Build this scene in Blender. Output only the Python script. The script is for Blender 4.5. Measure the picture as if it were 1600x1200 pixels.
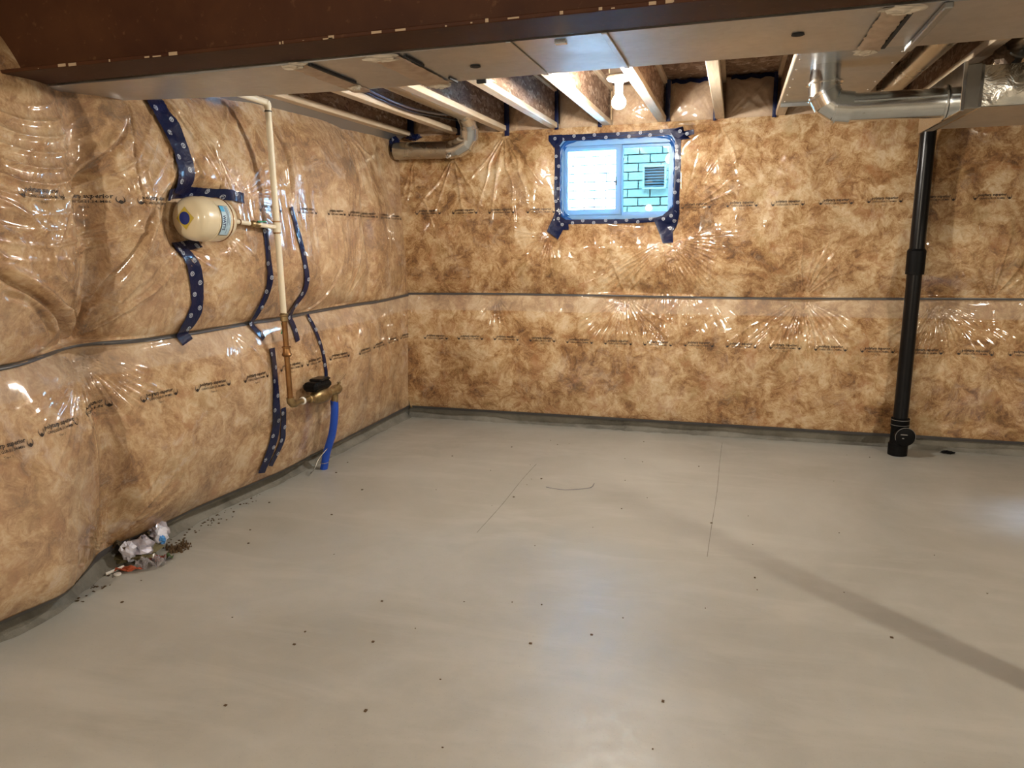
import bpy, math, random
import numpy as np
from mathutils import Vector, Matrix

# ------------------------------------------------------------------ clear
for o in list(bpy.data.objects):
    bpy.data.objects.remove(o)
SC = bpy.context.scene
COL = SC.collection
random.seed(7)

# ------------------------------------------------------------------ camera
YAW, PITCH, ROLL = -0.2985, -0.2016, -0.0134
cyw, syw, cp, sp = math.cos(YAW), math.sin(YAW), math.cos(PITCH), math.sin(PITCH)
F = Vector((syw * cp, cyw * cp, sp)); Rt = Vector((cyw, -syw, 0)); U = Rt.cross(F)
R2 = math.cos(ROLL) * Rt + math.sin(ROLL) * U
U2 = -math.sin(ROLL) * Rt + math.cos(ROLL) * U
cam = bpy.data.cameras.new('camera'); cam.sensor_width = 36; cam.lens = 1123.6 / 1600 * 36
cam.clip_start = 0.05
co = bpy.data.objects.new('camera', cam); COL.objects.link(co)
M = Matrix((R2, U2, -F)).transposed().to_4x4(); M.translation = Vector((2.7026, -5.7486, 1.5733))
co.matrix_world = M
SC.camera = co

# ------------------------------------------------------------------ world, lights, exposure
SC.view_settings.view_transform = 'Standard'; SC.view_settings.look = 'None'
SC.view_settings.gamma = 1; SC.view_settings.use_curve_mapping = False
SC.view_settings.exposure = 0.07
W = bpy.data.worlds.new('sky'); SC.world = W; W.use_nodes = True
bg = W.node_tree.nodes['Background']
bg.inputs[0].default_value = (0.30, 0.60, 1.0, 1); bg.inputs[1].default_value = 190.0
SC.cycles.sample_clamp_indirect = 50
BULB_LIGHT = 1800
def lamp(name, loc, power, col, r=.035):
    l = bpy.data.lights.new(name, 'POINT'); l.energy = power; l.color = col; l.shadow_soft_size = r
    o = bpy.data.objects.new(name, l); o.location = loc; COL.objects.link(o); return o
WARM = (1.0, .90, .73)
lamp('bulb_light_right_bay', (6.2, -5.2, 2.52), 275, WARM, .06)     # the basement's other bare bulbs, beyond the frame
lamp('bulb_light_behind_camera', (1.2, -7.4, 2.05), 225, WARM, .05)  # unseen bulb behind the camera, lifts the left wall and foreground

al = bpy.data.lights.new('added_streak_light', 'AREA'); al.shape = 'RECTANGLE'; al.size = .22; al.size_y = .5; al.energy = 2.0; al.color = (.55, .72, 1.0); al.spread = math.radians(9)
ao = bpy.data.objects.new('added_streak_light', al); ao.location = (8.1, -1.15, 1.9); COL.objects.link(ao)      # unseen lamp added for the bluish floor streak; the wall has no window
ao.rotation_euler = (Vector((4.75, -1.34, 0))-Vector(ao.location)).to_track_quat('-Z', 'Z').to_euler()
# ------------------------------------------------------------------ builders
ORG = {}
def tag(o, label=None, cat=None, group=None, kind=None):
    if label: o['label'] = label
    if cat: o['category'] = cat
    if group: o['group'] = group
    if kind: o['kind'] = kind
    return o
def thing(name, loc, label=None, cat=None, group=None, kind=None):
    o = bpy.data.objects.new(name, None); o.empty_display_size = .1
    o.location = loc; COL.objects.link(o); ORG[o.name] = np.array(loc, float)
    return tag(o, label, cat, group, kind)
def link(name, verts, faces, mat, parent=None, smooth=False, label=None, kind=None):
    v = np.array(verts, float).reshape(-1, 3)
    if parent is not None: org = ORG[parent.name]
    else: org = np.array([(v[:, 0].min() + v[:, 0].max()) / 2, (v[:, 1].min() + v[:, 1].max()) / 2, v[:, 2].min()])
    me = bpy.data.meshes.new(name)
    me.from_pydata((v - org).tolist(), [], [tuple(f) for f in faces])
    me.materials.append(mat)
    if smooth: me.polygons.foreach_set('use_smooth', [True] * len(me.polygons))
    me.update()
    o = bpy.data.objects.new(name, me); COL.objects.link(o)
    if parent is not None: o.parent = parent
    else: o.location = org
    ORG[o.name] = org
    if label: o['label'] = label
    if kind: o['kind'] = kind
    return o
class B:
    def __init__(s): s.v = []; s.f = []
    def add(s, V, Fc):
        n = len(s.v); s.v += [tuple(map(float, p)) for p in V]; s.f += [tuple(i + n for i in f) for f in Fc]; return s
    def box(s, x0, x1, y0, y1, z0, z1):
        return s.add([(x0,y0,z0),(x1,y0,z0),(x1,y1,z0),(x0,y1,z0),(x0,y0,z1),(x1,y0,z1),(x1,y1,z1),(x0,y1,z1)],
                     [(0,3,2,1),(4,5,6,7),(0,1,5,4),(1,2,6,5),(2,3,7,6),(3,0,4,7)])
    def bbox(s, x0, x1, y0, y1, z0, z1, b=.004):
        # box with chamfered edges
        c = [(x0+x1)/2, (y0+y1)/2, (z0+z1)/2]; h = [(x1-x0)/2, (y1-y0)/2, (z1-z0)/2]
        V = []; idx = {}
        for sx in (-1, 1):
            for sy in (-1, 1):
                for sz in (-1, 1):
                    S = (sx, sy, sz)
                    for a in range(3):
                        p = [c[i] + S[i] * (h[i] if i == a else h[i] - b) for i in range(3)]
                        idx[S, a] = len(V); V.append(p)
        Fc = []
        for a in range(3):
            o1, o2 = (a+1) % 3, (a+2) % 3
            for sg in (-1, 1):
                q = []
                for (p1, p2) in ((-1,-1),(1,-1),(1,1),(-1,1)):
                    S = [0,0,0]; S[a] = sg; S[o1] = p1; S[o2] = p2; q.append(idx[tuple(S), a])
                Fc.append(q if sg > 0 else q[::-1])
            for p1 in (-1, 1):
                for p2 in (-1, 1):
                    A = [0,0,0]; Bq = [0,0,0]; A[o1] = Bq[o1] = p1; A[o2] = Bq[o2] = p2; A[a] = -1; Bq[a] = 1
                    Fc.append([idx[tuple(A), o1], idx[tuple(Bq), o1], idx[tuple(Bq), o2], idx[tuple(A), o2]])
        for sx in (-1, 1):
            for sy in (-1, 1):
                for sz in (-1, 1): Fc.append([idx[(sx,sy,sz), a] for a in range(3)])
        return s.add(V, Fc)
    def tube(s, path, r, n=16, caps=True, closed=False):
        P = [Vector(p) for p in path]; rs = r if isinstance(r, (list, tuple)) else [r] * len(P)
        V = []; Fc = []; up = None
        for i, p in enumerate(P):
            t = (P[min(i+1, len(P)-1)] - P[max(i-1, 0)]).normalized()
            if up is None:
                up = Vector((0,0,1)) if abs(t.z) < .9 else Vector((1,0,0))
            a = (up - t * up.dot(t)).normalized(); b = t.cross(a); up = a
            for k in range(n):
                th = 2 * math.pi * k / n
                V.append(p + (a * math.cos(th) + b * math.sin(th)) * rs[i])
        for i in range(len(P) - 1):
            for k in range(n):
                Fc.append((i*n+k, i*n+(k+1) % n, (i+1)*n+(k+1) % n, (i+1)*n+k))
        if caps: Fc.append(tuple(range(n))[::-1]); Fc.append(tuple((len(P)-1)*n+k for k in range(n)))
        return s.add(V, Fc)
    def lathe(s, prof, origin, axis, n=24):
        # prof: (distance along axis, radius)
        ax = Vector(axis).normalized(); O = Vector(origin)
        path = [O + ax * d for d, r in prof]
        V = []; Fc = []
        up = Vector((0,0,1)) if abs(ax.z) < .9 else Vector((1,0,0))
        a = (up - ax * up.dot(ax)).normalized(); b = ax.cross(a)
        for (d, r), p in zip(prof, path):
            for k in range(n):
                th = 2*math.pi*k/n; V.append(p + (a*math.cos(th) + b*math.sin(th)) * max(r, 1e-4))
        for i in range(len(prof)-1):
            for k in range(n):
                Fc.append((i*n+k, i*n+(k+1) % n, (i+1)*n+(k+1) % n, (i+1)*n+k))
        Fc.append(tuple(range(n))[::-1]); Fc.append(tuple((len(prof)-1)*n+k for k in range(n)))
        return s.add(V, Fc)
    def ring(s, x0, x1, z0, z1, w, y0, y1):
        # rectangular frame in the XZ plane
        wl, wr, wb, wt = w if isinstance(w, tuple) else (w,)*4
        return s.box(x0, x0+wl, y0, y1, z0, z1).box(x1-wr, x1, y0, y1, z0, z1).box(x0+wl, x1-wr, y0, y1, z0, z0+wb).box(x0+wl, x1-wr, y0, y1, z1-wt, z1)
    def link(s, name, mat, parent=None, smooth=False, **k):
        return link(name, s.v, s.f, mat, parent, smooth, **k)
def autosmooth(o, ang=40):
    me = o.data; me.polygons.foreach_set('use_smooth', [True]*len(me.polygons))
    me.set_sharp_from_angle(angle=math.radians(ang)); return o
def bez(pts, n=24):
    # Catmull-Rom through points
    P = [np.array(p, float) for p in pts]; P = [2*P[0]-P[1]] + P + [2*P[-1]-P[-2]]
    out = []
    m = len(P) - 3
    for i in range(m):
        p0, p1, p2, p3 = P[i:i+4]
        k = max(2, n // m)
        for j in range(k + (1 if i == m-1 else 0)):
            t = j / k
            out.append(.5*((2*p1) + (-p0+p2)*t + (2*p0-5*p1+4*p2-p3)*t*t + (-p0+3*p1-3*p2+p3)*t**3))
    return np.array(out)

# ------------------------------------------------------------------ materials
class N:
    def __init__(s, name):
        s.m = bpy.data.materials.new(name); s.m.use_nodes = True; s.t = s.m.node_tree
        s.b = s.t.nodes['Principled BSDF']; s.out = s.t.nodes['Material Output']
    def n(s, typ, **k):
        o = s.t.nodes.new('ShaderNode' + typ)
        for a, v in k.items(): setattr(o, a, v)
        return o
    def l(s, a, b): s.t.links.new(a, b)
    def coord(s, scale=(1,1,1), rot=(0,0,0), out='Object'):
        tc = s.n('TexCoord'); mp = s.n('Mapping'); mp.inputs['Scale'].default_value = scale; mp.inputs['Rotation'].default_value = rot
        s.l(tc.outputs[out], mp.inputs[0]); return mp.outputs[0]
    def noise(s, vec, scale, detail=6, rough=.55, dist=0, out=0):
        o = s.n('TexNoise'); o.inputs['Scale'].default_value = scale; o.inputs['Detail'].default_value = detail
        o.inputs['Roughness'].default_value = rough; o.inputs['Distortion'].default_value = dist
        s.l(vec, o.inputs['Vector']); return o.outputs[out]
    def ramp(s, fac, stops, interp='LINEAR'):
        r = s.n('ValToRGB'); r.color_ramp.interpolation = interp; e = r.color_ramp.elements
        while len(e) < len(stops): e.new(.5)
        for i, (p, c) in enumerate(stops):
            e[i].position = p; e[i].color = (c if len(c) == 4 else (*c, 1)) if isinstance(c, tuple) else (c, c, c, 1)
        s.l(fac, r.inputs[0]); return r.outputs[0]
    def mix(s, fac, a, b, mode='MIX'):
        o = s.n('Mix'); o.data_type = 'RGBA'; o.blend_type = mode
        for sock, v in ((o.inputs[0], fac), (o.inputs[6], a), (o.inputs[7], b)):
            if hasattr(v, 'links') or hasattr(v, 'is_linked'): s.l(v, sock)
            else: sock.default_value = v if not isinstance(v, tuple) or len(v) == 4 else (*v, 1)
        return o.outputs[2]
    def bump(s, h, strength=.3, dist=.01, normal=None):
        o = s.n('Bump'); o.inputs['Strength'].default_value = strength; o.inputs['Distance'].default_value = dist
        s.l(h, o.inputs['Height'])
        if normal: s.l(normal, o.inputs['Normal'])
        return o.outputs[0]
    def set(s, **k):
        for a, v in k.items():
            i = s.b.inputs[a.replace('_', ' ')]
            if hasattr(v, 'is_linked'): s.l(v, i)
            else: i.default_value = (*v, 1) if isinstance(v, tuple) and len(v) == 3 else v
        return s.m
def simple(name, col, rough=.5, metal=0, **k):
    return N(name).set(Base_Color=col, Roughness=rough, Metallic=metal, **k)

def mat_insulation(name, haze, pale, wisp=.62):
    m = N(name); v = m.coord()
    warp = m.noise(v, 3.0, 4, .6, 0, 1)
    wv = m.n('VectorMath', operation='MULTIPLY_ADD'); m.l(warp, wv.inputs[0]); wv.inputs[1].default_value = (.22,)*3; m.l(v, wv.inputs[2])
    wv = wv.outputs[0]
    big = m.noise(wv, 3.4, 6, .55, .3)
    med = m.noise(wv, 11, 10, .74, .6)
    fine = m.noise(wv, 48, 7, .75, 1.2)
    a = m.n('Math', operation='MULTIPLY_ADD'); m.l(med, a.inputs[0]); a.inputs[1].default_value = .66
    b = m.n('Math', operation='MULTIPLY_ADD'); m.l(big, b.inputs[0]); b.inputs[1].default_value = .50
    c = m.n('Math', operation='MULTIPLY'); m.l(fine, c.inputs[0]); c.inputs[1].default_value = .34
    m.l(c.outputs[0], b.inputs[2]); m.l(b.outputs[0], a.inputs[2])
    col = m.ramp(a.outputs[0], [(.60, (.095,.038,.010)), (.68, (.25,.118,.037)), (.745, (.40,.230,.095)), (.805, (.54,.365,.190)), (.89, (.66,.51,.33))])
    tn = m.noise(wv, 6.5, 6, .65, .5)
    col = m.mix(m.ramp(tn, [(.54, 0.0), (.68, .62)]), col, (.33,.135,.045))
    tn2 = m.noise(m.coord((1,1,1),(.4,.2,.7)), 5.2, 6, .65, .5)
    col = m.mix(m.ramp(tn2, [(.55, 0.0), (.70, .5)]), col, (.33,.22,.08))
    # fluffy pale wisps
    w = m.noise(wv, 5.0, 10, .76, .9)
    wm = m.ramp(w, [(.54, 0.0), (.70, wisp)])
    col = m.mix(wm, col, pale)
    # milky film over it, unevenly close to the fibre
    hz = m.ramp(m.noise(v, 1.3, 3, .5), [(.35, haze*.55), (.65, min(1.0, haze*1.35))])
    col = m.mix(hz, col, (.55,.41,.30))
    # double layer of film hanging below the seam
    sep = m.n('SeparateXYZ'); m.l(m.coord(), sep.inputs[0])
    nz = m.noise(v, 2.2, 2)
    zz = m.n('Math', operation='MULTIPLY_ADD'); m.l(nz, zz.inputs[0]); zz.inputs[1].default_value = .02; m.l(sep.outputs[2], zz.inputs[2])
    lo = m.ramp(zz.outputs[0], [(.0, 0.0), (.975, 0.0), (.985, 1.0), (1, 1.0)])
    mr = m.n('Math', operation='LESS_THAN'); m.l(sep.outputs[2], mr.inputs[0]); mr.inputs[1].default_value = 1.1
    mu = m.n('Math', operation='MULTIPLY'); m.l(lo, mu.inputs[0]); m.l(mr.outputs[0], mu.inputs[1])
    mu2 = m.n('Math', operation='MULTIPLY'); m.l(mu.outputs[0], mu2.inputs[0]); mu2.inputs[1].default_value = .30
    col = m.mix(mu2.outputs[0], col, (.58,.49,.40))
    cr = m.noise(m.coord((1,1,.35)), 26, 4, .6, .8)
    bm = m.bump(cr, .05, .006)
    return m.set(Base_Color=col, Roughness=.62, Coat_Weight=1.0, Coat_Roughness=.08, Coat_IOR=1.65, Coat_Normal=bm, Specular_IOR_Level=.25)
INS = mat_insulation('film_over_fibreglass', .05, (.66,.52,.37), .45); INSL = mat_insulation('milky_film_over_fibreglass', .26, (.68,.59,.51)); INSB = mat_insulation('smooth_film_bag', .62, (.62,.50,.38))

def mat_concrete(name, base, dark, rough=.75, sc=1.0, bump=.25):
    m = N(name); v = m.coord()
    a = m.noise(v, .9*sc, 8, .6, .4); b = m.noise(v, 14*sc, 6, .6); sp_ = m.noise(v, 160*sc, 2, .5)
    col = m.ramp(a, [(.32, dark), (.62, base)])
    col = m.mix(m.ramp(b, [(.35, .22), (.62, 0.0)]), col, tuple(x*.72 for x in base))
    col = m.mix(m.ramp(sp_, [(.66, 0.0), (.74, .35)]), col, tuple(x*.5 for x in base))
    st = m.noise(m.coord((.6, 2.2, 1)), 2.2*sc, 5, .6, .5)
    col = m.mix(m.ramp(st, [(.50, 0.0), (.68, .45)]), col, tuple(min(1, x*1.12) for x in base))
    rg = m.ramp(b, [(.3, rough-.12), (.7, rough+.08)])
    return m.set(Base_Color=col, Roughness=rg, Normal=m.bump(m.noise(v, 60*sc, 5, .6), bump, .004), Specular_IOR_Level=.35)
FLOOR = mat_concrete('floor_concrete', (.445,.448,.415), (.350,.347,.310), .42, 1, .10)
CONC = mat_concrete('foundation_concrete', (.27,.26,.225), (.11,.105,.088), .9, 4, .9)
CRACK = simple('crack_dark', (.24,.225,.195), .9)
def mat_wood(name, a, b, axis=1, rough=.6):
    s = [14, 14, 14]; s[axis] = 1.2
    m = N(name); g = m.noise(m.coord(tuple(s)), 3.2, 6, .6, .8); k = m.noise(m.coord((6,2,6)), 1.1, 3, .5, .3)
    col = m.ramp(g, [(.3, a), (.68, b)])
    col = m.mix(m.ramp(k, [(.64, 0.0), (.72, .45)]), col, tuple(x*.55 for x in a))
    return m.set(Base_Color=col, Roughness=rough, Normal=m.bump(g, .12, .003))
PINE = mat_wood('pale_spruce', (.48,.36,.235), (.64,.52,.375))
PINEX = mat_wood('rim_board_wood', (.42,.27,.13), (.58,.40,.22), 0)
def mat_osb():
    m = N('strand_board'); vo = m.n('TexVoronoi'); vo.inputs['Scale'].default_value = 26; vo.inputs['Randomness'].default_value = 1
    nw = m.noise(m.coord(), 9, 2, .5, 0, 1)
    ad = m.n('VectorMath', operation='MULTIPLY_ADD'); m.l(nw, ad.inputs[0]); ad.inputs[1].default_value = (.18,)*3; m.l(m.coord((1,.55,1.9),(.6,0,0)), ad.inputs[2])
    m.l(ad.outputs[0], vo.inputs['Vector'])
    sep = m.n('SeparateColor'); m.l(vo.outputs['Color'], sep.inputs[0])
    col = m.ramp(sep.outputs[0], [(.0, (.15,.085,.055)), (.45, (.28,.175,.115)), (.8, (.42,.29,.20)), (1, (.58,.46,.36))])
    f = m.noise(m.coord((10,2,10)), 14, 4, .6)
    col = m.mix(m.ramp(f, [(.4, .45), (.65, 0.0)]), col, (.14,.075,.035))
    return m.set(Base_Color=col, Roughness=.7, Normal=m.bump(sep.outputs[1], .25, .003))
OSB = mat_osb()
def mat_steelbeam():
    m = N('red_oxide_primer'); n1 = m.noise(m.coord(), 3, 6, .65, .3); n2 = m.noise(m.coord(), 30, 4, .6)
    col = m.ramp(n1, [(.3, (.034,.009,.003)), (.7, (.062,.022,.007))])
    col = m.mix(m.ramp(n2, [(.62, 0.0), (.75, .4)]), col, (.17,.085,.04))
    return m.set(Base_Color=col, Roughness=.6, Specular_IOR_Level=.2, Normal=m.bump(n2, .1, .002))
BEAM = mat_steelbeam()
CHIP = simple('bare_chipped_steel', (.34,.25,.16), .6)
def mat_galv(name, col=(.62,.62,.60), rough=.34, spang=.10, aniso=0):
    m = N(name); vo = m.n('TexVoronoi'); vo.inputs['Scale'].default_value = 40; m.l(m.coord(), vo.inputs['Vector'])
    sep = m.n('SeparateColor'); m.l(vo.outputs['Color'], sep.inputs[0])
    c = m.mix(m.ramp(sep.outputs[0], [(0, 0.0), (1, spang*5)]), tuple(x*.86 for x in col), col)
    n = m.noise(m.coord(), 2.5, 5, .6, .4); sm = m.noise(m.coord((3, 9, 3)), 1.2, 4, .6, .3)
    c = m.mix(m.ramp(sm, [(.5, 0.0), (.7, .3)]), c, tuple(x*.72 for x in col))
    r = m.ramp(n, [(.3, rough-.08), (.7, rough+.12)])
    return m.set(Base_Color=c, Metallic=1.0, Roughness=r, Normal=m.bump(n, .05, .02))
GALV = mat_galv('galvanised_sheet', (.43,.43,.41), .42)
GALVD = mat_galv('dull_galvanised_duct', (.56,.55,.53), .42)
PIPEG = mat_galv('galvanised_pipe', (.80,.82,.82), .16, .05)
PIPED = mat_galv('dusty_galvanised_pipe', (.56,.54,.48), .27, .05)
SCREW = simple('screw_steel', (.8,.8,.78), .25, 1.0)
def mat_foil():
    m = N('crinkled_foil'); v = m.coord((1, 1, 1)); n = m.noise(v, 9, 5, .6, 1.5)
    return m.set(Base_Color=(.78,.77,.72), Metallic=1.0, Roughness=.25, Normal=m.bump(n, .6, .02))
FOIL = mat_foil()
PAPER = N('brown_paper_tape'); _n = PAPER.noise(PAPER.coord(), 20, 4)
PAPER = PAPER.set(Base_Color=PAPER.ramp(_n, [(.3, (.36,.25,.17)), (.7, (.50,.38,.28))]), Roughness=.55, Normal=PAPER.bump(_n, .4, .006))
TORN = N('torn_tape_edge'); _n = TORN.noise(TORN.coord(), 60, 4)
TORN = TORN.set(Base_Color=(.52,.45,.36), Roughness=.7, Normal=TORN.bump(_n, .6, .006))
DARK = simple('dark_gap', (.012,.012,.014), .8)
def mat_tape():
    m = N('navy_sheathing_tape'); n = m.noise(m.coord(), 34, 3, .5, 1.2)
    return m.set(Base_Color=(.003,.008,.045), Roughness=.38, Specular_IOR_Level=.2, Coat_Weight=.45, Coat_Roughness=.05, Normal=m.bump(n, .5, .005))
TAPE = mat_tape()
LOGO = simple('tape_print_white', (.42,.46,.54), .5)
PRINT = simple('film_print_black', (.022,.014,.012), .5)
BAND = simple('dark_film_band', (.075,.072,.075), .35)
CREAM = simple('cream_enamel', (.74,.64,.45), .28, Coat_Weight=.6, Coat_Roughness=.12)
PVCW = simple('cream_plastic_pipe', (.74,.66,.50), .38)
BLACKPL = simple('black_abs', (.004,.004,.005), .28, Specular_IOR_Level=.28)
BLACKM = simple('black_abs_fitting', (.004,.004,.0045), .5, Specular_IOR_Level=.12)
GREYEDGE = simple('edge_grey', (.22,.21,.20), .55)  # thin grey rims and marking on the black fittings
COPPER = N('tarnished_copper'); _n = COPPER.noise(COPPER.coord(), 14, 5)
COPPER = COPPER.set(Base_Color=COPPER.ramp(_n, [(.3, (.20,.095,.035)), (.7, (.36,.19,.075))]), Metallic=.85, Roughness=.42)
BRASS = N('aged_brass'); _n = BRASS.noise(BRASS.coord(), 30, 4)
BRASS = BRASS.set(Base_Color=BRASS.ramp(_n, [(.3, (.22,.15,.07)), (.7, (.42,.31,.16))]), Metallic=.85, Roughness=.4)
BLUE = simple('blue_poly_pipe', (.012,.075,.50), .4)
NAVY = simple('sticker_navy', (.012,.03,.22), .45)
YELLOW = simple('sticker_yellow', (.55,.42,.06), .5)
LABELW = simple('label_pale_blue', (.42,.58,.68), .5)
LABELC = simple('label_cyan', (.08,.42,.72), .5)
LABELK = simple('label_ink', (.015,.03,.10), .5)
GREEN = simple('green_wire', (.02,.22,.10), .4)
WHITEP = simple('white_porcelain', (.85,.83,.78), .3)
VINYL = N('vinyl_daylight_tint')
VINYL.set(Base_Color=(.27,.52,.86), Roughness=.35)  # white vinyl, with the blue of the outdoor light put into its colour
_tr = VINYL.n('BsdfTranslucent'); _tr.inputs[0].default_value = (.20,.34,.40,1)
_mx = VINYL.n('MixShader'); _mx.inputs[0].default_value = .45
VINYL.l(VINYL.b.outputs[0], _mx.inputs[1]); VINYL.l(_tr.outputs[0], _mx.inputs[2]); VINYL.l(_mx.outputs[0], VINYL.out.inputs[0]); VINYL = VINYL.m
def mat_pane(name, tint):
    m = N(name); t = m.n('BsdfTransparent'); t.inputs[0].default_value = (*tint, 1)
    g = m.n('BsdfGlossy'); g.inputs['Roughness'].default_value = .01
    fr = m.n('Fresnel'); fr.inputs[0].default_value = 1.5; mx = m.n('MixShader')
    m.l(fr.outputs[0], mx.inputs[0]); m.l(t.outputs[0], mx.inputs[1]); m.l(g.outputs[0], mx.inputs[2]); m.l(mx.outputs[0], m.out.inputs[0])
    return m.m
GLASS = mat_pane('clear_pane', (.96,.98,.98)); GLASS2 = mat_pane('screened_pane', (.225,.268,.238))
BRICK = N('pale_brick'); _n = BRICK.noise(BRICK.coord(), 25, 5)
_oi = BRICK.n('ObjectInfo')
_c = BRICK.mix(BRICK.ramp(_oi.outputs['Random'], [(0, 0.0), (1, .5)]), (.36,.35,.33), (.26,.26,.25))
BRICK = BRICK.set(Base_Color=BRICK.mix(BRICK.ramp(_n, [(.4, .3), (.7, 0.0)]), _c, (.30,.29,.28)), Roughness=.85, Normal=BRICK.bump(_n, .3, .004))
MORTAR = simple('mortar', (.010,.010,.010), .9, Specular_IOR_Level=0.0)
VENTM = simple('vent_grey_blue', (.12,.13,.16), .5, Specular_IOR_Level=0.1); VENTF = simple('vent_frame_white', (.42,.42,.42), .5)
GRAVEL = simple('pale_gravel', (.80,.79,.77), .9)
BULBM = N('glowing_bulb'); _e = BULBM.n('Emission'); _e.inputs[0].default_value = (1.0, .94, .85, 1); _e.inputs[1].default_value = BULB_LIGHT
BULBM.l(_e.outputs[0], BULBM.out.inputs[0]); BULBM = BULBM.m
CABLE = simple('grey_cable', (.20,.20,.24), .4)
CABLEB = simple('black_cable', (.015,.015,.02), .4)
FRONTW = mat_concrete('far_concrete', (.36,.33,.28), (.26,.23,.19), .9, 1, .3)

# ------------------------------------------------------------------ noise helpers (numpy)
def lat(ix, iy, seed):
    h = (ix.astype(np.int64) * 374761393 + iy.astype(np.int64) * 668265263 + seed * 1442695041) & 0xffffffff
    h = ((h ^ (h >> 13)) * 1274126177) & 0xffffffff
    return ((h ^ (h >> 16)) & 0xffffff) / float(0xffffff)
def vn(x, y, seed=0):
    ix = np.floor(x); iy = np.floor(y); fx = x - ix; fy = y - iy
    fx = fx*fx*fx*(fx*(fx*6-15)+10); fy = fy*fy*fy*(fy*(fy*6-15)+10); ix = ix.astype(int); iy = iy.astype(int)
    a = lat(ix, iy, seed); b = lat(ix+1, iy, seed); c = lat(ix, iy+1, seed); d = lat(ix+1, iy+1, seed)
    return (a*(1-fx)+b*fx)*(1-fy) + (c*(1-fx)+d*fx)*fy
def sm(x, a, b):
    t = np.clip((x-a)/(b-a), 0, 1); return t*t*(3-2*t)
def ridge(p):   # sharp crested folds
    return (1-np.abs(np.sin(p)))**2.6
def fan(u, z, u0, z0, a0, a1, n, L, amp, seed, dipk=2.2):
    """folds fanning out from a staple; angles in degrees counted from +u towards +z"""
    dx = u-u0; dz = z-z0; r = np.hypot(dx, dz)+1e-5; th = np.degrees(np.arctan2(dz, dx))
    mid = (a0+a1)/2; th = (th-mid+180) % 360-180; half = (a1-a0)/2
    w = 1-sm(np.abs(th), half*.75, half)
    wob = vn(th*.09+seed*3.1, r*5+seed, seed)*2.6
    ph = th*n/180*math.pi*.75 + wob
    k = .35+.65*vn(th*.12, np.zeros_like(th)+seed*1.7, seed+5)
    fall = (.25+.75*sm(r, .0, .06))*np.exp(-(r/L)**1.6)
    dip = -dipk*amp*np.exp(-(r/(L*.5))**1.4)
    return 1.5*amp*ridge(ph)*w*fall*k + dip
def swag(u, z, u0, z0, r0, r1, a0, a1, n, amp, seed, sq=1.0):
    dx = (u-u0)*sq; dz = z-z0; r = np.hypot(dx, dz); th = np.degrees(np.arctan2(dz, dx))
    mid = (a0+a1)/2; th = (th-mid+180) % 360-180; half = (a1-a0)/2
    w = (1-sm(np.abs(th), half*.6, half))*sm(r, r0, r0+.06)*(1-sm(r, r1-.12, r1))
    ph = (r-r0)/(r1-r0)*math.pi*n + 4.2*vn(th*.022+seed, r*3, seed)
    return amp*ridge(ph)*w*(.15+.85*vn(th*.05, r*9, seed+3))

# ------------------------------------------------------------------ insulated walls as height fields
# left wall: u runs towards the camera from the corner (u = -Y)
LU  = np.array([-.1, 0, .6, 1.06, 1.57, 1.9, 2.1, 2.42, 2.6, 3.05, 3.2, 3.42, 3.6, 3.8, 4.2, 9.8])
LXB = np.array([-.04,-.04,-.055,-.072,-.08,-.075,-.10,-.145,-.165,-.175,-.185,-.08,.01,-.04,-.10,-.10])
LXS = np.array([.0, .0, .03, .02, .0, .0, -.01, -.02, -.025, -.05, -.12, -.09, -.04, -.03, -.06, -.06])
LXT = np.array([-.05,-.05,-.05,-.05,-.06,-.06,-.07,-.08,-.08,-.10,-.12,-.10,-.10,-.12,-.12,-.12])
LXC = np.array([-.07,-.06,-.09,-.11,-.13,-.15,-.17,-.205,-.205,-.205,-.19,-.15,-.08,-.10,-.15,-.15])   # concrete face
LZS = np.array([1.10,1.095,1.09,1.10,1.10,1.095,1.10,1.10,1.10,1.105,1.12,1.11,1.10,1.10,1.10,1.10])   # seam height
def sp1(u, xs, ys):
    # smooth monotone-ish interpolation
    return sum(np.interp(u+d, xs, ys) for d in (-.06, -.03, 0, .03, .06))/5
CREASES = [([(3.24,1.12),(3.22,1.24),(3.15,1.36),(3.08,1.48),(3.0,1.65),(2.93,1.80)], .018, .030, 1),
           ([(3.26,1.12),(3.40,1.25),(3.55,1.355),(3.68,1.434),(3.76,1.484)], .022, .040, 1), ([(3.45,1.20),(3.60,1.34),(3.74,1.40)], .016, .02, 1),
           ([(2.62,2.22),(2.51,2.09),(2.43,1.94),(2.36,1.80)], .014, .020, 1), ([(2.56,2.2),(2.46,2.05),(2.39,1.9)], .010, .012, 1),
           ([(1.895,2.32),(1.815,2.17),(1.803,2.0),(1.811,1.78)], .016, .024, -1), ([(3.0,2.1),(3.12,1.95),(3.22,1.85),(3.31,1.78)], .018, .024, 1),
           ([(3.54,1.56),(3.37,1.584),(3.2,1.602),(2.94,1.648)], .007, .006, 1), ([(1.6,1.115),(1.50,1.18),(1.34,1.40)], .010, .014, 1),
           ([(3.24,1.0),(3.34,.91),(3.35,.75),(3.33,.53),(3.24,.2)], .014, .022, 1), ([(2.45,1.81),(2.44,1.95),(2.46,2.1)], .008, .012, 1),
           ([(2.95,2.2),(3.02,1.9),(2.98,1.6)], .010, .012, 1)]
TANKU, TANKZ = 2.635, 1.682
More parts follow.
